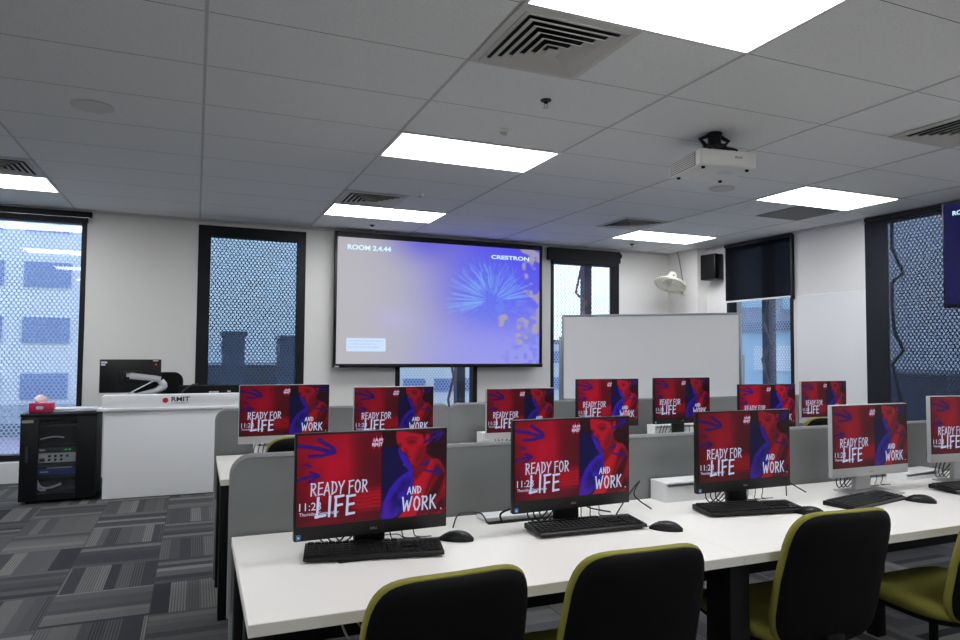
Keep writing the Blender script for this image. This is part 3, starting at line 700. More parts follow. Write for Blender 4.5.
# ---------------------------------------------------------------- computers
MW, MH = .49, .322
def make_computer(silver):
    root = thing('all_in_one_computer', '', 'computer')
    body = M['silver'] if silver else M['black']; z0 = .062; d = .022
    mb = MB()
    mb.box(-MW/2, MW/2, 0, d, z0, z0+MH, body, bev=.003)
    mb.prism([(-MW/2+.03, z0+.02), (MW/2-.03, z0+.02), (MW/2-.06, z0+MH-.05), (-MW/2+.06, z0+MH-.05)], d-.001, d+.028, 'y', M['black'])
    mb.build('case', None, root)
    chin = .041
    MB().box(-MW/2+.003, MW/2-.003, -.0012, .002, z0+chin, z0+MH-.003, bev=.001).build('bezel', M['blackmatt'], root)
    sw, sh = MW-.010, MH-chin-.007
    sc = picture_grid('screen', sw, sh, 208, 117, campaign_art, M['lcd'], root, (-sw/2, -.0016, z0+MH-.0055))
    X = lambda u: u*sw
    Zv = lambda v: -v*sh
    brush_text('lettering', 'READY FOR', X(.085), X(.45), Zv(.665), Zv(.53), .0042, M['textwhite'], sc)
    brush_text('lettering', 'LIFE', X(.12), X(.365), Zv(.90), Zv(.69), .0080, M['textwhite'], sc, gap=.16)
    brush_text('lettering', 'AND', X(.725), X(.82), Zv(.735), Zv(.655), .0038, M['textwhite'], sc)
    brush_text('lettering', 'WORK', X(.69), X(.925), Zv(.925), Zv(.77), .0056, M['textwhite'], sc)
    brush_text('hash_mark', '#', X(.478), X(.556), Zv(.185), Zv(.045), .0030, M['hashred'], sc, y=-.0009)
    brush_text('lettering', 'IAM', X(.488), X(.551), Zv(.108), Zv(.072), .0026, M['textwhite'], sc)
    brush_text('lettering', 'RMIT', X(.480), X(.548), Zv(.158), Zv(.122), .0026, M['textwhite'], sc)
    text_obj('lettering', '11:23', .03, M['textwhite'], sc, (X(.018), -.0018, Zv(.825)), width=X(.135), height=.085*sh, depth=.0002)
    text_obj('lettering', 'Thursday, September', .02, M['textwhite'], sc, (X(.018), -.0018, Zv(.892)), width=X(.25), height=.048*sh, depth=.0002)
    MB().box(X(.962), X(.970), -.001, 0, Zv(.945), Zv(.93)).build('status_dot', M['textwhite'], sc, False)
    text_obj('lettering', 'DELL', .01, M['logogrey'], root, (-.011, -.0008, z0+.016), width=.022, height=.0065, depth=.0004)
    if not silver:
        mb = MB(); mb.box(-MW/2+.006, -MW/2+.020, -.001, .001, z0+.005, z0+.02, M['stickerb']); mb.box(-MW/2+.010, -MW/2+.016, -.0014, 0, z0+.009, z0+.014, M['stickerw']); mb.build('sticker', None, root)
    mb = MB(); mb.box(-.05, .05, d+.02, d+.045, .006, z0+.14, bev=.006); mb.build('stand_neck', M['silver'] if silver else M['black'], root)
    MB().box(-.125, .125, -.07, .10, 0, .007, bev=.003).build('stand_base', M['silver'] if silver else M['black'], root)
    cs = MB(); r_ = random.Random(3)
    for k in range(3):
        x = -.15+.025*k; cs.tube([(x, d+.02, z0+.05), (x-.01, d+.03, z0-.01), (x+.03, d+.05, .018), (x+.07, d+.06, .03), (x+.1, d+.04, z0+.02)], .0026, 6, smooth=5)
    for k in range(3):
        x = .06+.04*k; cs.tube([(x, d+.03, z0+.04), (x+.012, d+.04, z0-.02), (x+.03, d+.06, .012), (x+.08, d+.05, .01)], .0018, 6, smooth=5)
    cs.build('cable', M['cable'], root)
    return root
protos = {False: make_computer(False), True: make_computer(True)}
used = {False: False, True: False}
DZ = .725   # worktop height
def lift(root, dz):     # raise the head (everything except base) by dz
    pass
comp = [ # x centre, y, top z, rz, silver, bright, label
 (.528, 2.12, 1.104, R(2), False, 1, 'black all-in-one computer nearest the camera at the left end of the front bench'),
 (1.265, 2.15, 1.122, R(2), False, 1, 'second black all-in-one computer from the left on the front bench'),
 (2.082, 2.17, 1.125, R(0), False, 0, 'third black all-in-one computer on the front bench, beside the white cable box'),
 (2.852, 2.20, 1.125, R(0), True, 0, 'silver all-in-one computer on the front bench with keyboard turned askew'),
 (3.54, 2.20, 1.135, R(-6), True, 0, 'silver all-in-one computer cut off by the right edge of the photo'),
 (.47, 3.95, 1.142, 0, True, 1, 'silver all-in-one computer at the left end of the rear bench, before the podium'),
 (1.10, 3.95, 1.122, 0, True, 1, 'all-in-one computer on the rear bench behind the nearest black computer'),
 (1.96, 4.0, 1.097, 0, True, 1, 'silver all-in-one computer on the rear bench, below the right end of the screen'),
 (2.58, 3.93, 1.175, 0, False, 1, 'black all-in-one computer on the rear bench below the left half of the whiteboard'),
 (3.20, 3.93, 1.178, 0, False, 0, 'black all-in-one computer on the rear bench before the middle of the whiteboard'),
 (3.78, 3.72, 1.135, R(-5), False, 1, 'black all-in-one computer on the rear bench below the right window'),
 (4.58, 3.93, 1.12, 0, True, 0, 'rightmost silver all-in-one computer on the rear bench, before the white wall'),
]
for x, y, top, rz, sil, br, lab in comp:
    o = protos[sil] if not used[sil] else copy_tree(protos[sil]); used[sil] = True
    o.location = (x, y, DZ); o.rotation_euler = (0, 0, rz)
    o['label'] = lab; o['group'] = 'computers on the front bench' if y < 3 else 'computers on the rear bench'
    dz = top-DZ-(.062+MH)
    for ch in o.children:
        if ch.name.split('.')[0] not in ('stand_base', 'stand_neck', 'cable'): ch.location.z += dz
        if ch.name.startswith('stand_neck'): ch.scale.z = 1+max(dz, 0)/.15
        if ch.name.startswith('screen') and not br:
            ch.material_slots[0].link = 'OBJECT'; ch.material_slots[0].material = M['lcddim']

# keyboards and mice
def make_keyboard():
    root = thing('keyboard', '', 'keyboard')
    W, D = .42, .135
    MB().prism([(-D/2, 0), (D/2, 0), (D/2, .017), (D/2-.01, .020), (-D/2+.004, .011), (-D/2, .008)], -W/2, W/2, 'x').build('base', M['black'], root)
    def zk(y): return .011+(y+D/2)/D*.009
    def block(x0, x1, y0, y1, nc, nr, name):
        mb = MB(); cw, ch = (x1-x0)/nc, (y1-y0)/nr
        for r_ in range(nr):
            for c in range(nc):
                X0 = x0+c*cw+.0012; Y0 = y0+r_*ch+.0012; X1 = X0+cw-.0024; Y1 = Y0+ch-.0024
                if name == 'main_keys' and r_ == 0 and 4 <= c <= 8:
                    if c > 4: continue
                    X1 = x0+9*cw-.0012
                z = zk((Y0+Y1)/2)
                mb.box(X0, X1, Y0, Y1, z-.002, z+.005, bev=.0012, seg=1)
        mb.build(name, M['key'], root)
    block(-.203, .075, -.058, .034, 15, 5, 'main_keys'); block(-.203, .075, .040, .058, 13, 1, 'function_keys')
    block(.083, .136, -.02, .034, 3, 3, 'navigation_keys'); block(.083, .136, -.058, -.040, 3, 1, 'arrow_keys'); block(.143, .203, -.058, .034, 4, 5, 'number_keys')
    return root
kb0 = make_keyboard(); first = True
for x, y, z, rz, lab in [(.525, 2.10, .008, R(-11), 'black keyboard under the nearest black computer'), (1.295, 2.115, .008, R(-2), 'black keyboard in front of the second computer from the left'),
                      (2.045, 2.115, .008, R(-9), 'black keyboard in front of the third computer, beside the white box'), (2.645, 2.07, .001, R(11), 'black keyboard turned askew before the silver computer'),
                      (3.38, 2.08, .008, R(-3), 'black keyboard cut off by the right edge of the photo')]:
    o = kb0 if first else copy_tree(kb0); first = False
    o.location = (x, y, DZ+z); o.rotation_euler = (0, 0, rz); o['label'] = lab; o['group'] = 'keyboards on the front bench'
def make_mouse():
    root = thing('mouse', '', 'mouse'); rr = []
    for k in range(13):
        t_ = k/12; y = -.058+.116*t_; s_ = math.sin(math.pi*min(max(t_, .02), .98))**.45; wd = .031*s_*(1-.10*t_); h = .036*s_*(1-.25*t_)
        rr.append([(wd*math.cos(a)*(1 if math.sin(a) >= 0 else 1), y, max(.0, h*max(math.sin(a), 0)**.8)) for a in [2*math.pi*i/20 for i in range(20)]])
    MB().rings(rr).build('body', M['black'], root)
    MB().cyl((-.003, .022, .0225), (.003, .022, .0225), .006, seg=14).build('scroll_wheel', M['devdark'], root)
    MB().tube([(0,.055,.008),(0,.08,.004),(-.03,.13,.003),(-.02,.17,.003),(.03,.21,.003),(.0,.26,.004)], .0016, 6, smooth=6).build('cable', M['cable'], root)
    return root
ms0 = make_mouse(); first = True
for x, y, rz, lab in [(.818, 2.155, R(60), 'black mouse right of the nearest keyboard'), (1.56, 2.01, R(48), 'black mouse right of the second keyboard'),
                      (2.24, 1.995, R(30), 'black mouse right of the third keyboard'), (2.875, 1.99, R(35), 'black mouse right of the askew keyboard')]:
    o = ms0 if first else copy_tree(ms0); first = False
    o.location = (x, y, DZ+.0005); o.rotation_euler = (0, 0, rz); o['label'] = lab; o['group'] = 'mice on the front bench'

# ---------------------------------------------------------------- benches, partitions, cable boxes
def bench(y0, label, xs):
    t = thing('bench_desk', label, 'desk', (.126, y0, 0)); n = len(xs)-1; L_ = xs[-1]
    for k in range(n):
        mb = MB(); mb.box(xs[k], xs[k+1]-.0015, .003, .79, DZ-.030, DZ, M['desk'], bev=.0015, seg=1); mb.box(xs[k], xs[k+1]-.0015, 0, .003, DZ-.029, DZ-.001, M['deskedge'])
        mb.build('worktop', None, t)
    for k in range(n+1):
        x = xs[k]+(.005 if k == 0 else -.02); x1 = x+(.065 if k in (0, n) else .08)
        if k == n: x -= .05; x1 -= .05
        MB().box(x, x1, .15 if k == 0 else .04, .25 if k == 0 else .15, 0, DZ-.031, bev=.003).build('leg', M['blacksteel'], t)
        MB().box(x, x1-.02, .66, .72, 0, DZ-.031, bev=.003).build('leg', M['blacksteel'], t)
        MB().box(x+.005, x1-.02, .25 if k == 0 else .15, .66, DZ-.09, DZ-.031).build('cross_rail', M['blacksteel'], t)
    MB().box(.07, L_-.08, .425, .44, .49, DZ-.031).build('modesty_panel', M['navy'], t, False)
    MB().box(.07, L_-.08, .12, .16, DZ-.075, DZ-.031).build('front_rail', M['blacksteel'], t, False)
    return t
bench(1.67, 'long white bench desk with five computers, nearest the camera', [0, 1.468, 2.936, 4.404, 5.872]); bench(3.54, 'long white bench desk behind the first, facing the podium', [0, 1.468, 2.936, 4.404, 5.074])
def partition(y, x0, x1, label, lean):
    t = thing('desk_partition', label, 'partition', ((x0+x1)/2, y, 0), 0, 'grey fabric desk partitions'); W = x1-x0-.008
    out = []
    z0, z1, r = .45, .984, .055
    out = [(-W/2, z0), (W/2, z0)]+[(W/2-r+r*math.cos(R(a)), z1-r+r*math.sin(R(a))) for a in range(0, 91, 15)]+[(-W/2+r+r*math.cos(R(a)), z1-r+r*math.sin(R(a))) for a in range(90, 181, 15)]
    MB().prism(out, -.013, .013, 'y').build('fabric_panel', M['partition'], t)
    pts = [Vector((p[0], 0, p[1])) for p in out[1:]]+[Vector((out[0][0], 0, out[0][1]))]
    MB().tube([(p.x, 0, p.z) for p in pts], .0145, 8).build('edge_trim', M['partition'], t)
    for s_ in (-1, 1): MB().box(s_*(W/2-.008)-.014, s_*(W/2-.008)+.014, -.014, .014, 0, .47, bev=.002).build('post', M['alu'], t)
XS = [.126, 1.594, 3.062, 4.530, 5.998]
plab = {0: ['grey partition panel at the left end of the front bench', 'grey partition panel behind the second and third computers', 'grey partition panel behind the silver computers on the right', 'grey partition panel at the far right of the front bench'],
        1: ['grey partition panel at the left end of the rear bench, before the podium', 'grey partition panel on the rear bench below the projection screen', 'grey partition panel on the rear bench before the whiteboard', 'grey partition panel at the right end of the rear bench']}
for r_, y in enumerate((2.485, 4.355)):
    for k in range(4): partition(y, XS[k], XS[k+1] if r_ == 0 or k < 3 else 5.2, plab[r_][k], 0)
def cable_box(x0, x1, y0, label, rz=0, h=.075):
    t = thing('cable_box', label, 'cable box', ((x0+x1)/2, y0, DZ), rz, 'white cable boxes on the benches'); W = x1-x0
    mb = MB(); mb.box(-W/2, -W/2+.012, 0, .10, 0, h); mb.box(W/2-.012, W/2, 0, .10, 0, h); mb.box(-W/2+.012, W/2-.012, .088, .10, 0, h); mb.box(-W/2+.012, W/2-.012, 0, .012, 0, h-.012); mb.build('box', M['white'], t)
    MB().box(-W/2, W/2, -.004, .104, h, h+.008, bev=.002).build('lid', M['white'], t)
cable_box(1.83, 2.30, 2.36, 'low white cable box on the front bench behind the third computer')
cable_box(3.27, 3.56, 2.345, 'white cable box behind the rightmost silver computer', R(4), .03)
cable_box(.33, .70, 4.19, 'white cable box behind the left computer of the rear bench')
cable_box(1.77, 2.15, 4.19, 'white cable box on the rear bench below the projection screen')
cable_box(3.16, 3.62, 4.19, 'white cable box on the rear bench before the whiteboard')
t = thing('power_hatch', 'open power hatch with black slot behind the second computer', 'power hatch', (1.19, 2.30, DZ))
MB().box(-.19, .17, 0, .035, -.0, .0015).build('slot', M['blackmatt'], t, False)
MB().box(-.19, .17, .037, .12, 0, .016, bev=.003).build('lid', M['white'], t)
MB().tube([(-.13,.02,.001),(-.135,.02,.03),(-.10,.0,.05),(-.03,-.03,.055),(.02,-.03,.07)], .004, 8, smooth=6).build('cable', M['cable'], t)
for i, P in enumerate([[(.395,2.06,.693),(.405,2.055,.60),(.44,2.05,.50),(.52,2.05,.44),(.60,2.045,.52),(.62,2.045,.693)], [(.425,2.075,.693),(.435,2.07,.62),(.475,2.065,.53),(.55,2.07,.47),(.66,2.07,.56),(.68,2.075,.693)], [(.52,2.075,.693),(.53,2.07,.63),(.58,2.06,.56),(.68,2.06,.53),(.76,2.07,.60),(.78,2.075,.693)]]):
    tag(MB().tube(P, .0035, 6, smooth=8).build('hanging_cable', M['cablewhite']), ['thin white cable looping below the front bench, leftmost of three', 'thin white cable looping below the front bench, middle of three', 'thin white cable hanging below the front bench beside the nearest chair back'][i], 'cable', 'cables hanging below the front bench')
for i, P in enumerate([[(1.52,2.26,DZ+.003),(1.62,2.33,DZ+.05),(1.70,2.36,DZ+.10),(1.66,2.34,DZ+.05),(1.70,2.28,DZ+.003)], [(1.30,2.30,DZ+.003),(1.40,2.34,DZ+.06),(1.44,2.34,DZ+.02),(1.52,2.30,DZ+.003)], [(.86,2.30,DZ+.003),(.90,2.34,DZ+.04),(.98,2.34,DZ+.035),(1.0,2.32,DZ+.003)],
     [(2.42,2.28,DZ+.003),(2.47,2.33,DZ+.08),(2.50,2.35,DZ+.05),(2.56,2.30,DZ+.003)]]):
    tag(MB().tube(P, .0028, 6, smooth=8).build('desk_cable', M['cable']), ['thin black cable arching over the desk right of the second computer', 'thin black cable looping behind the second computer', 'thin black cable looping right of the nearest computer', 'thin black cable arching right of the third computer'][i], 'cable', 'loose cables on the front bench')

# ---------------------------------------------------------------- chairs
def make_chair():
    root = thing('office_chair', '', 'chair')
    def bmap(x, h, d):   # h 0..1 up the back, d forward offset
        z = .43+.445*h
        y = -.235-.10*h**1.3+d+.10*(x/.24)**2*.28
        return (x, y, z-.0*d)
    def outline(inset, n=40):
        P = []
        for i in range(n):
            a = 2*math.pi*i/n; c, s_ = math.cos(a), math.sin(a)
            ex = .34; x = .5*np.sign(c)*abs(c)**ex; h = .5*np.sign(s_)*abs(s_)**ex
            wd = (.445-.03*(h+.5)-.03*(abs(h-.0)*2)**2*(1 if h < 0 else .6))-2*inset; hh = 1-2*inset/.42
            P.append((x*wd, .5+h*hh))
        return P
    def slab(spec):
        return [[bmap(x, h, d) for x, h in outline(ins)] for ins, d in spec]
    MB().rings(slab([(.012,-.005),(.003,-.001),(0,.008),(.0,.018),(.006,.027),(.03,.035),(.08,.039),(.14,.039)])).build('backrest', M['olive'], root, True, 60)
    MB().rings(slab([(.14,-.026),(.07,-.024),(.03,-.019),(.010,-.011),(.005,-.005),(.009,.0)])).build('back_shell', M['shell'], root, True, 60)
    rr = []
    def so(wd, dp, n=40):
        P = []
        for i in range(n):
            a = 2*math.pi*i/n; c, s_ = math.cos(a), math.sin(a); P.append((.5*np.sign(c)*abs(c)**.5*wd, .5*np.sign(s_)*abs(s_)**.5*dp))
        return P
    def seatz(x, y): return -.03*max(0, (y-.12)/.12)**2+.012*(x/.24)**2
    for sc_, z in [(.86,.425),(.96,.435),(1.0,.452),(.985,.472),(.93,.484),(.7,.488),(.4,.484)]:
        rr.append([(x, y+.0, z+seatz(x, y)) for x, y in so(.49*sc_, .47*sc_)])
    MB().rings(rr).build('seat', M['olive'], root, True, 60)
    MB().rings([[(x, y, z+seatz(x, y)) for x, y in so(.45*s_, .43*s_)] for s_, z in [(.8,.405),(.98,.412),(1,.427)]]).build('seat_pan', M['blackmatt'], root, True, 60)
    MB().box(-.035, .035, -.27, .02, .385, .405, bev=.005).box(-.035, .035, -.27, -.245, .385, .47, bev=.006).build('back_support', M['blackmatt'], root)
    MB().box(-.09, .09, -.09, .09, .375, .404, bev=.008).build('tilt_mechanism', M['blackmatt'], root)
    MB().tube([(.06,.03,.39),(.20,.04,.385),(.26,.04,.38)], .006, 8).build('lever', M['blackmatt'], root)
    MB().cyl((0,0,.09),(0,0,.25),.028).cyl((0,0,.24),(0,0,.378),.016).build('gas_lift', M['blackmatt'], root)
    MB().cyl((0,0,.07),(0,0,.115),.04,.034).build('base_hub', M['blackmatt'], root)
    for k in range(5):
        a = R(90+72*k+18); c, s_ = math.cos(a), math.sin(a)
        m_ = Matrix.Rotation(a, 4, 'Z')
        mb = MB(); mb.rings([[m_ @ Vector((x, y*wd, z0+zz*hh)) for y, zz in ((-1,0),(1,0),(1,1),(-1,1))] for x, wd, z0, hh in ((.03,.026,.075,.035),(.15,.020,.068,.028),(.285,.014,.058,.018))])
        mb.build('base_arm', M['blackmatt'], root, False)
        cst = MB().cyl(m_ @ Vector((.275,-.012,.026)), m_ @ Vector((.275,-.004,.026)), .026, seg=16).cyl(m_ @ Vector((.275,.004,.026)), m_ @ Vector((.275,.012,.026)), .026, seg=16).cyl(m_ @ Vector((.275,0,.03)), m_ @ Vector((.275,0,.062)), .006, seg=8).build('caster', M['blackmatt'], root)
    return root
ch0 = make_chair(); first = True
for x, y, rz, dz, lab, g in [
    (.548, 1.80, R(3), -.022, 'olive and black office chair at the bench, nearest the lower left of the photo', 0),
    (1.10, 1.80, R(-2), .0, 'olive and black office chair, middle of the three whole backs at the front bench', 0),
    (1.925, 1.87, R(-4), .014, 'olive and black office chair in front of the askew keyboard', 0),
    (2.66, 1.80, R(-4), .0, 'olive office chair cut off by the right edge of the photo', 0),
    (.50, 3.50, R(0), .11, 'olive chair top showing behind the nearest black computer', 1),
    (3.735, 3.48, R(0), .10, 'olive chair top peeking over the partition left of the front silver computer', 1)]:
    o = ch0 if first else copy_tree(ch0); first = False
    o.location = (x, y, 0); o.rotation_euler = (0, 0, rz); o['label'] = lab; o['group'] = ['office chairs at the front bench', 'office chairs at the rear bench'][g]
    if dz:
        for c in o.children:
            nme = c.name.split('.')[0]
            if nme in ('backrest', 'back_shell', 'back_support', 'seat', 'seat_pan', 'tilt_mechanism', 'lever'): c.location.z += dz
            if nme == 'gas_lift': c.location.z += dz*.5

# ---------------------------------------------------------------- projection screen
t = thing('projection_screen', 'large framed projection screen showing a blue slide on the front wall', 'projection screen', (1.49, 8.02, HC-.21))
SW, SH = 2.735, 1.60
iw, ih = 2.675, 1.50
mb = MB(); mb.box(0, SW, .015, .06, 0, SH)
mb.build('backing', M['blackmatt'], t, False)
ix0 = .025; iz1 = SH-.065
mb = MB(); mb.box(-.005, ix0, -.012, .02, 0, SH, bev=.004); mb.box(ix0+iw, SW+.005, -.012, .02, 0, SH, bev=.004); mb.box(ix0, ix0+iw, -.012, .02, iz1, SH); mb.box(-.01, SW+.01, -.02, .03, -.01, iz1-ih, bev=.006)
mb.build('frame', M['black'], t)
MB().box(.01, .06, -.022, -.019, -.002, .012).build('maker_label', M['stickerw'], t, False)
for x in (.3, SW-.3): MB().box(x-.03, x+.03, .055, .128, SH-.25, SH-.15).build('wall_bracket', M['black'], t, False)
def crest_art(U, V, tv=False):
    asp = 16/9
    grey = np.array([188, 186, 190]); C = np.ones(U.shape+(3,))*grey
    def put(mask, col, k=1):
        mm = (mask*k)[..., None]; C[:] = C*(1-mm)+np.array(col, float)*mm
    s_ = lambda a: 1/(1+np.exp(-a))
    put(s_((U-.55+.10*(V-.5))*10), (142, 142, 246)); put(s_((U-.52)*9)*s_((.62-V)*7), (78, 74, 246), .9)
    put(np.exp(-((U-.42)/.16)**2-((V+.02)/.16)**2), (100, 94, 226), .85)
    put(np.exp(-((U-.26)/.10)**2-((V-.64)/.10)**2), (188, 180, 232), .5); put(s_((V-.72)*12)*s_((U-.45)*10), (160, 162, 246), .8)
    # coral: fine radial strokes
    cx, cy = .745, .46; X = (U-cx)*asp; Y = V-cy; r = np.hypot(X, Y); th = np.arctan2(Y, X)
    env = np.exp(-(r/.33)**4)*s_((.17-Y)*18)
    rays = np.clip(np.sin(th*46+3*vnoise(U, V, 16, 12, 2))*.5+.5, 0, 1)**2*vnoise(U, V, 48, 40, 4)*1.6
    put(np.clip(env*.6, 0, 1), (92, 112, 250)); put(np.clip(env*rays*(.4+vnoise(U, V, 14, 12, 21)), 0, 1)*.55, (120, 178, 255))
    r_ = np.random.RandomState(11)
    for k in range(90):
        a = r_.uniform(math.pi*.85, math.pi*1.95); L0, L1 = r_.uniform(.05, .15), r_.uniform(.2, .36)
        p = [(cx+math.cos(a+ r_.uniform(-.1,.1)*q)*(L0+(L1-L0)*q)/asp*1.25, cy+math.sin(a)*(L0+(L1-L0)*q)) for q in (0,.35,.7,1)]
        put(line_mask(U, V, p, .004, soft=.007), (140, 196, 255), .6)
    # sandy patches on the right
    n1 = vnoise(U, V, 22, 14, 9)*.6+vnoise(U, V, 44, 30, 10)*.4
    reg = s_((U-.90)*30)*s_((.55-np.abs(V-.28))*20)+np.exp(-((U-.79)/.05)**2-((V-.62)/.09)**2)+np.exp(-((U-.90)/.03)**2-((V-.85)/.2)**2)
    put(np.clip((n1*np.clip(reg, 0, 1)-.36)*12, 0, 1), (176, 166, 186), .9)
    n2 = vnoise(U, V, 40, 40, 12); put(np.clip(s_((U-.86)*30)*s_((V-.5)*14)*(n2-.5)*6, 0, 1), (122, 130, 246), .8)
    if tv:
        C = C*np.array([.2, .22, .75]); C[...] = C*.45+np.array([14, 14, 70])
    return C
sc = picture_grid('screen', iw, ih, 300, 168, crest_art, M['proj'], t, (ix0, -.001, iz1))
def wz(z): return z+1.360-(HC-.21+iz1)     # world height above camera -> screen local z
text_obj('lettering', 'ROOM 2.4.44', .08, M['textcyan'], sc, (.118, -.003, -.145), width=.53, height=.062, offset=.0028)
text_obj('lettering', 'CRESTRON', .08, M['textcyan'], sc, (1.975, -.003, -.150), width=.545, height=.052, offset=.0022)
pts = [(p[0], p[1]) for p in rrect(.475, .16, .015, 4, .358, -1.274)]
MB().prism(pts, -.003, -.001, 'y').build('message_box', M['boxblue'], sc, False)
for k, s_ in enumerate(('If Crestron Touch Screen is', 'unavailable, please call IT on', 'Connect (03) 9925 8888')):
    text_obj('lettering', s_, .03, M['textblue'], sc, (.142, -.004, -1.236-.040*k), width=(.42, .34, .37)[k], height=.020)

# television at the right edge
t = thing('television', 'wall-facing blue-screen television hanging at the right edge of the photo', 'television', (5.50, 3.585, HC+.36), R(-90))
t['label'] = 'large black television with a dark blue slide hanging at the right edge'
TW, TH = 1.45, .84
MB().box(0, TW, 0, .05, 0, TH, bev=.006).build('case', M['black'], t)
sc = picture_grid('screen', TW-.03, TH-.04, 120, 68, lambda U, V: crest_art(U, V, True), M['tvpic'], t, (.015, -.0015, TH-.015))
text_obj('lettering', 'ROOM 2.4.44', .05, M['textcyan'], sc, (.072, -.002, -.098), width=.30, height=.036, offset=.0015)
text_obj('lettering', 'CRESTRON', .05, M['textcyan'], sc, (1.05, -.002, -.098), width=.29, height=.028)
MB().cyl((TW/2, .08, .3), (TW/2, .08, CEIL-HC-.36-.02), .025).cyl((TW/2, .08, CEIL-HC-.36-.025), (TW/2, .08, CEIL-HC-.36), .08).box(TW/2-.2, TW/2+.2, .05, .08, .25, .6).build('ceiling_mount', M['black'], t)

# ---------------------------------------------------------------- mobile whiteboard
A = Vector((3.614, 6.392)); B = Vector((4.867, 5.111)); Wb = (B-A).length; ang = math.atan2(B.y-A.y, B.x-A.x)
t = thing('mobile_whiteboard', 'large mobile whiteboard on a silver frame behind the rear bench', 'whiteboard', (A.x, A.y, 0), ang)
z0, z1 = HC-.53, HC+.38
MB().box(.02, Wb-.02, -.010, .012, z0+.02, z1-.02).build('board', M['whiteboard'], t, False)
mb = MB(); mb.box(0, .022, -.016, .018, z0, z1, bev=.004); mb.box(Wb-.022, Wb, -.016, .018, z0, z1, bev=.004); mb.box(.022, Wb-.022, -.016, .018, z1-.022, z1, bev=.004); mb.box(.022, Wb-.022, -.016, .018, z0, z0+.022, bev=.004)
mb.build('frame', M['alu'], t)
MB().box(.06, Wb-.06, -.085, -.016, z0-.01, z0+.008, bev=.003).build('pen_tray', M['alu'], t)
for x in (-.03, Wb+.008): 
    MB().box(x, x+.022, -.012, .016, .07, z0+.68 if x < 0 else z0+.5, bev=.003).build('stand_post', M['alu'], t)
    MB().box(x-.002, x+.024, -.30, .30, .06, .09, bev=.004).build('stand_foot', M['alu'], t)
    for s_ in (-.27, .27): MB().cyl((x, s_, .03), (x+.02, s_, .03), .03).build('caster', M['blackmatt'], t)

# ---------------------------------------------------------------- wall fan
t = thing('wall_fan', 'white wall-mounted fan on the corner column', 'fan', (6.388, 7.80, HC+.915))
MB().box(-.03, 0, -.055, .055, -.11, .09, bev=.012).build('wall_bracket', M['cream'], t)
MB().box(-.045, -.030, -.02, .03, -.09, -.02, bev=.006).build('switch_box', M['black'], t)
hc_ = Vector((-.36, -.16, .04)); ax = Vector((-.42, -.14, -.9)).normalized()
MB().tube([(-.02,0,.04),(-.12,-.05,.075),(-.24,-.11,.09),tuple(hc_-ax*.06)], .026, 12, smooth=5).build('arm', M['cream'], t)
MB().lathe([(0,-.15),(.045,-.145),(.062,-.11),(.065,-.05),(.05,.0),(0,.0)], hc_, ax, 24).build('motor_housing', M['cream'], t)
MB().lathe([(.04,.0),(.10,.004),(.20,.015),(.215,.03),(.20,.045),(.215,.055)], hc_, ax, 36).build('guard_rear', M['fangrille'], t)
mb = MB(); a_ = ax.orthogonal().normalized(); b_ = ax.cross(a_)
for k in range(36):
    an = 2*math.pi*k/36; d_ = a_*math.cos(an)+b_*math.sin(an)
    mb.tube([hc_+ax*.11+d_*.04, hc_+ax*.105+d_*.12, hc_+ax*.08+d_*.19, hc_+ax*.045+d_*.213], .0022, 5)
mb.tube([hc_+ax*.04+(a_*math.cos(q)+b_*math.sin(q))*.215 for q in [2*math.pi*i/36 for i in range(37)]], .006, 6)
mb.build('guard_front', M['cream'], t)
MB().lathe([(0,.115),(.03,.114),(.04,.108),(.0,.10)], hc_, ax, 20).build('guard_badge', M['cream'], t)
for k in range(3):
    an = 2*math.pi*k/3; mb = MB(); rr = []
    for q, (rad, wd, tw) in enumerate([(.03,.025,.5),(.09,.055,.45),(.15,.07,.35),(.19,.045,.3)]):
        d_ = a_*math.cos(an)+b_*math.sin(an); s_ = -a_*math.sin(an)+b_*math.cos(an)
        c = hc_+ax*.055+d_*rad; e_ = (s_*math.cos(tw)+ax*math.sin(tw))*wd; f_ = ax*.002
        rr.append([c-e_-f_, c+e_-f_, c+e_+f_, c-e_+f_])
    mb.rings(rr); mb.build('blade', M['ventmetal'], t)
MB().cyl(hc_-ax*.10+Vector((-.03,-.06,0)), hc_-ax*.10+Vector((-.033,-.068,0)), .014, seg=12).build('green_button', M['green'], t)
MB().tube([(-.004,.14,CEIL-HC-.915),(-.006,.10,.42),(-.01,.04,.2),(-.016,.01,.09)], .005, 6, smooth=4).build('power_cord', M['cable'], t)
# ---------------------------------------------------------------- wall speaker
t = thing('wall_speaker', 'black box speaker high on the right wall beside the corner column', 'speaker', (6.44, 7.29, HC+.97), R(8))
MB().box(-.085, .085, -.125, .125, 0, .345, bev=.012).build('cabinet', M['black'], t)
MB().box(-.096, -.084, -.112, .112, .012, .333, bev=.004).build('grille', M['blackmatt'], t)
MB().cyl((.08,0,.17),(.115,0,.17),.02).build('wall_bracket', M['blackmatt'], t)

# ---------------------------------------------------------------- podium and what stands on it
t = thing('podium', 'wide white teaching podium with logo on its fascia', 'podium', (-.76, 6.9, 0))
PW = 1.50; zt = HC-.435
MB().box(.02, PW-.02, .04, .70, .005, zt-.11, bev=.002).build('body', M['white'], t)
MB().box(.0, PW, .0, .20, zt-.11, zt, bev=.004).build('fascia', M['white'], t)
MB().box(-.035, PW+.02, -.02, .72, zt-.135, zt-.11, bev=.004).build('worktop', M['white'], t)
MB().lathe([(.024,0),(.024,.002),(0,.002)], (.515, .0, zt-.048), (0,-1,0), 24).build('logo_dot', M['red'], t)
text_obj('lettering', 'RMIT', .05, M['ink'], t, (.565, -.001, zt-.060), width=.155, height=.042, offset=.0012)
text_obj('lettering', 'UNIVERSITY', .02, M['ink'], t, (.567, -.001, zt-.080), width=.150, height=.010)
ZW = zt     # top of the fascia ledge
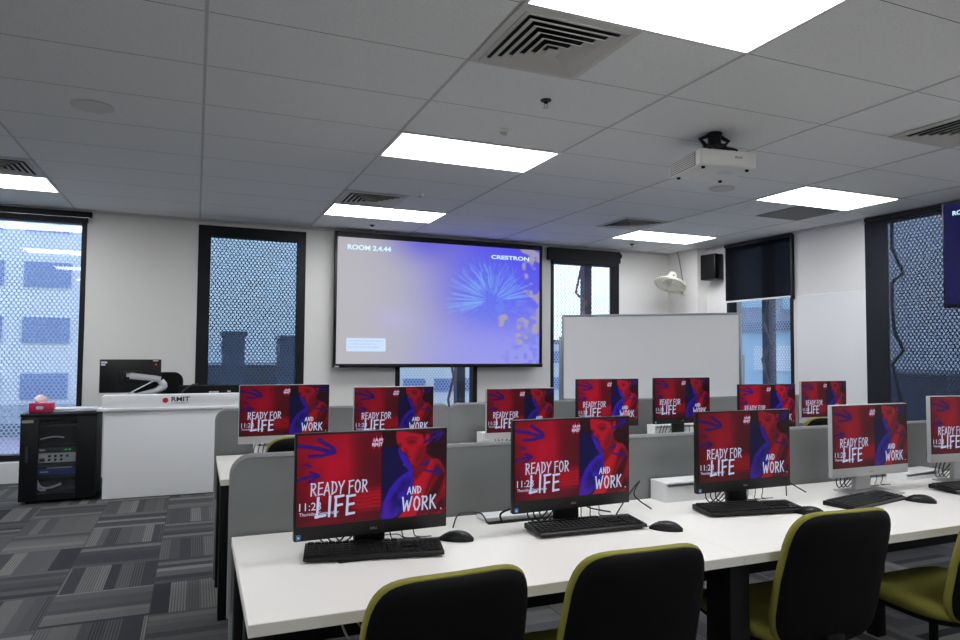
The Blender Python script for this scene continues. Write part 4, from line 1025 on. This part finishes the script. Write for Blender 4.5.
t = thing('desktop_monitor', 'black monitor seen from behind on a silver arm above the podium', 'monitor', (-.565, 7.27, zt-.085))
MB().box(-.262, .262, 0, .028, .09, .405, bev=.006).build('case', M['black'], t)
MB().box(-.10, .10, -.018, .0, .16, .30, bev=.008).build('rear_cover', M['black'], t)
MB().box(-.25, -.20, -.003, .0, .368, .385).box(-.25, -.215, -.003, 0, .348, .362).box(.19, .235, -.003, 0, .388, .396).build('sticker', M['stickerw'], t, False)
MB().cyl((.215, 0, .355), (.215, -.003, .355), .011, seg=14).build('red_sticker', M['stickerred'], t)
t = thing('monitor_arm', 'silver jointed monitor arm behind the podium fascia', 'monitor arm', (-.40, 7.165, zt-.11))
MB().box(-.215, -.125, -.01, .10, .24, .31, bev=.01).build('monitor_joint', M['black'], t)
MB().cyl((-.16, -.02, .27), (-.16, -.02, .30), .03).tube([(-.16,-.02,.28),(.06,-.02,.25),(.10,-.02,.24)], .030, 12).build('upper_arm', M['armsilver'], t)
MB().tube([(.10,-.02,.23),(.13,-.02,.18),(.08,-.02,.15)], .033, 12, smooth=4).build('elbow', M['armsilver'], t)
MB().tube([(.10,-.02,.15),(-.10,-.03,.09),(-.16,-.03,.07)], .028, 12).build('lower_arm', M['armsilver'], t)
MB().tube([(-.19,-.05,.10),(-.05,-.055,.18),(.04,-.05,.23)], .006, 8).build('gas_strut', M['armsilver'], t)
MB().cyl((-.12,-.03,0),(-.12,-.03,.09),.026).cyl((-.12,-.03,0),(-.12,-.03,.014),.05).build('base_post', M['chrome'], t)
t = thing('lectern_chair', 'black mesh chair back showing behind the podium monitor', 'chair', (-.33, 7.65, 0))
t.name = 'mesh_chair'
MB().prism(rrect(.44, .50, .09, 6, 0, .86), -.015, .015, 'y').build('backrest', M['blackmatt'], t)
MB().box(-.24, .24, -.02, .42, .44, .50, bev=.03, seg=3).build('seat', M['blackmatt'], t)
MB().cyl((0,.2,.08),(0,.2,.44),.03).box(-.03,.03,-.03,.2,.40,.435).box(-.03,.03,-.035,-.012,.40,.65).build('stem', M['blackmatt'], t)
for k in range(5):
    a = R(72*k); MB().tube([(0,.2,.09),(.28*math.cos(a),.2+.28*math.sin(a)*.6,.05)], .02, 8).cyl((.28*math.cos(a),.2+.28*math.sin(a)*.6,.0),(.28*math.cos(a),.2+.28*math.sin(a)*.6,.05),.022).build('base_arm', M['blackmatt'], t)
t = thing('control_unit', 'flat black equipment unit with cables on the right of the podium', 'equipment', (.16, 7.22, zt-.11))
MB().box(-.30, .30, 0, .16, .0, .175, bev=.006).build('casing', M['blackmatt'], t)
MB().box(-.03, .06, -.003, 0, .105, .12).box(.14, .17, -.003, 0, .11, .125).build('sticker', M['stickerw'], t, False)
MB().box(-.19, -.13, -.01, .1, .175, .19, bev=.004).tube([(-.25,-.01,.0),(-.28,-.02,.1),(-.2,-.01,.18)], .008, 8, smooth=4).build('cable', M['devdark'], t)

# ---------------------------------------------------------------- equipment rack
t = thing('equipment_rack', 'black steel equipment rack with glass door left of the podium', 'rack', (-1.375, 6.98, 0), R(1.5))
RW, RD = .575, .52; rz0, rz1 = .03, HC-.605
mb = MB(); mb.box(0, .02, 0, RD, rz0, rz1); mb.box(RW-.02, RW, 0, RD, rz0, rz1); mb.box(.02, RW-.02, RD-.02, RD, rz0, rz1); mb.box(.02, RW-.02, .0, RD-.02, rz0, rz0+.03)
mb.build('cabinet', M['rack'], t)
mb = MB(); mb.box(-.004, RW+.004, -.035, RD, rz1, rz1+.022, bev=.004)
for k in range(22): mb.box(.04+k*.023, .052+k*.023, .0, .1, rz1+.020, rz1+.026)
mb.build('top_cover', M['rack'], t)
mb = MB(); gx0, gx1, gz0, gz1 = .135, .42, .085, rz1-.03
mb.box(0, gx0, -.03, -.004, rz0, rz1-.004, bev=.002); mb.box(gx1, RW, -.03, -.004, rz0, rz1-.004, bev=.002); mb.box(gx0, gx1, -.03, -.004, rz0, gz0); mb.box(gx0, gx1, -.03, -.004, gz1, rz1-.004)
dr = mb.build('door', M['rack'], t)
MB().box(gx0, gx1, -.02, -.016, gz0, gz1).build('door_glass', M['rackglass'], dr, False)
MB().box(.045, .065, -.05, -.03, .36, .50, bev=.006).build('handle', M['devdark'], dr)
MB().box(.01, .095, -.032, -.03, rz1-.055, rz1-.03).build('door_label', M['logogrey'], dr, False)
def dev(z0_, z1_, m, name='rack_unit'):
    return MB().box(.10, .45, .02, .35, z0_, z1_, bev=.002).build(name, m, t)
dev(.655, .675, M['devdark'], 'shelf'); MB().tube([(.14,.03,.55),(.2,.02,.565),(.26,.02,.57),(.32,.03,.56)], .006, 6, smooth=4).build('patch_lead', M['cablewhite'], t)
d_ = dev(.435, .475, M['devdark']); MB().box(.33, .345, .016, .02, .452, .458).box(.36, .375, .016, .02, .452, .458).build('status_light', M['led'], d_, False); MB().box(.14, .18, .016, .02, .45, .462).build('switch', M['devwhite'], d_, False)
d_ = dev(.345, .425, M['devwhite'], 'amplifier')
for r2 in range(2):
    for k in range(3): MB().cyl((.215+.045*k, .02, .37+.032*r2), (.215+.045*k, .005, .37+.032*r2), .011, seg=12).build('knob', M['black'], d_)
MB().box(.34, .36, .012, .02, .39, .41).box(.14, .18, .014, .02, .355, .385).build('switch', M['devdark'], d_, False)
d_ = dev(.305, .335, M['devdark']); d_ = dev(.235, .29, M['devblue'], 'network_switch')
mb = MB()
for k in range(16): mb.box(.20+.012*k, .209+.012*k, .012, .02, .294, .304)
mb.build('patch_panel', M['devwhite'], t, False)
dev(.215, .225, M['devdark'], 'shelf'); dev(.09, .13, M['devdark'])
MB().tube([(.13,.01,.20),(.15,.005,.15),(.19,.003,.13),(.25,.004,.135),(.31,.01,.16)], .009, 8, smooth=5).tube([(.12,.01,.17),(.15,.0,.12),(.2,.0,.115)], .009, 8, smooth=4).build('patch_lead', M['cablewhite'], t)
MB().box(.15, .21, .008, .02, .262, .27).build('blue_lead', M['devwhite'], t, False)
for x, y in ((.06,.04),(.51,.04),(.06,.45),(.51,.45)): MB().cyl((x-.012,y,.02),(x+.012,y,.02),.02,seg=14).box(x-.018,x+.018,y-.015,y+.015,.026,.034).build('caster', M['blackmatt'], t)
TZ = rz1+.027
t = thing('tissue_box', 'pink tissue box with a white tissue on the equipment rack', 'tissue box', (-1.245, 7.10, TZ), R(-8))
MB().box(-.085, .085, -.06, .06, 0, .08, bev=.003).build('carton', M['pink'], t)
MB().prism(rrect(.06, .03, .014, 4, 0, .04), -.0615, -.0602, 'y').build('carton_label', M['stickerw'], t)
mb = MB(); rr = []
for q, (rad, z) in enumerate([(.035,.078),(.05,.10),(.045,.125),(.02,.145)]):
    rr.append([(rad*math.cos(a)*(1+.25*math.sin(3*a+q))-.02, rad*.45*math.sin(a)*(1+.2*math.cos(4*a)), z+.008*math.sin(2*a+q)) for a in [2*math.pi*i/20 for i in range(20)]])
mb.rings(rr); mb.build('tissue', M['tissue'], t)
for k, (x, y, a, lab) in enumerate([(-.99, 7.20, 2, 'stack of white paper on the equipment rack beside the tissue box')]):
    mb = MB()
    for q in range(5): mb.box(-.17, .17, -.11, .11, q*.005, q*.005+.0045, mtx=Matrix.Rotation(R(random.uniform(-3, 3)), 4, 'Z'))
    o = mb.build('paper_stack', M['paper'], None, False); o.location = (x, y, TZ); o.rotation_euler = (0, 0, R(a)); tag(o, lab, 'paper')
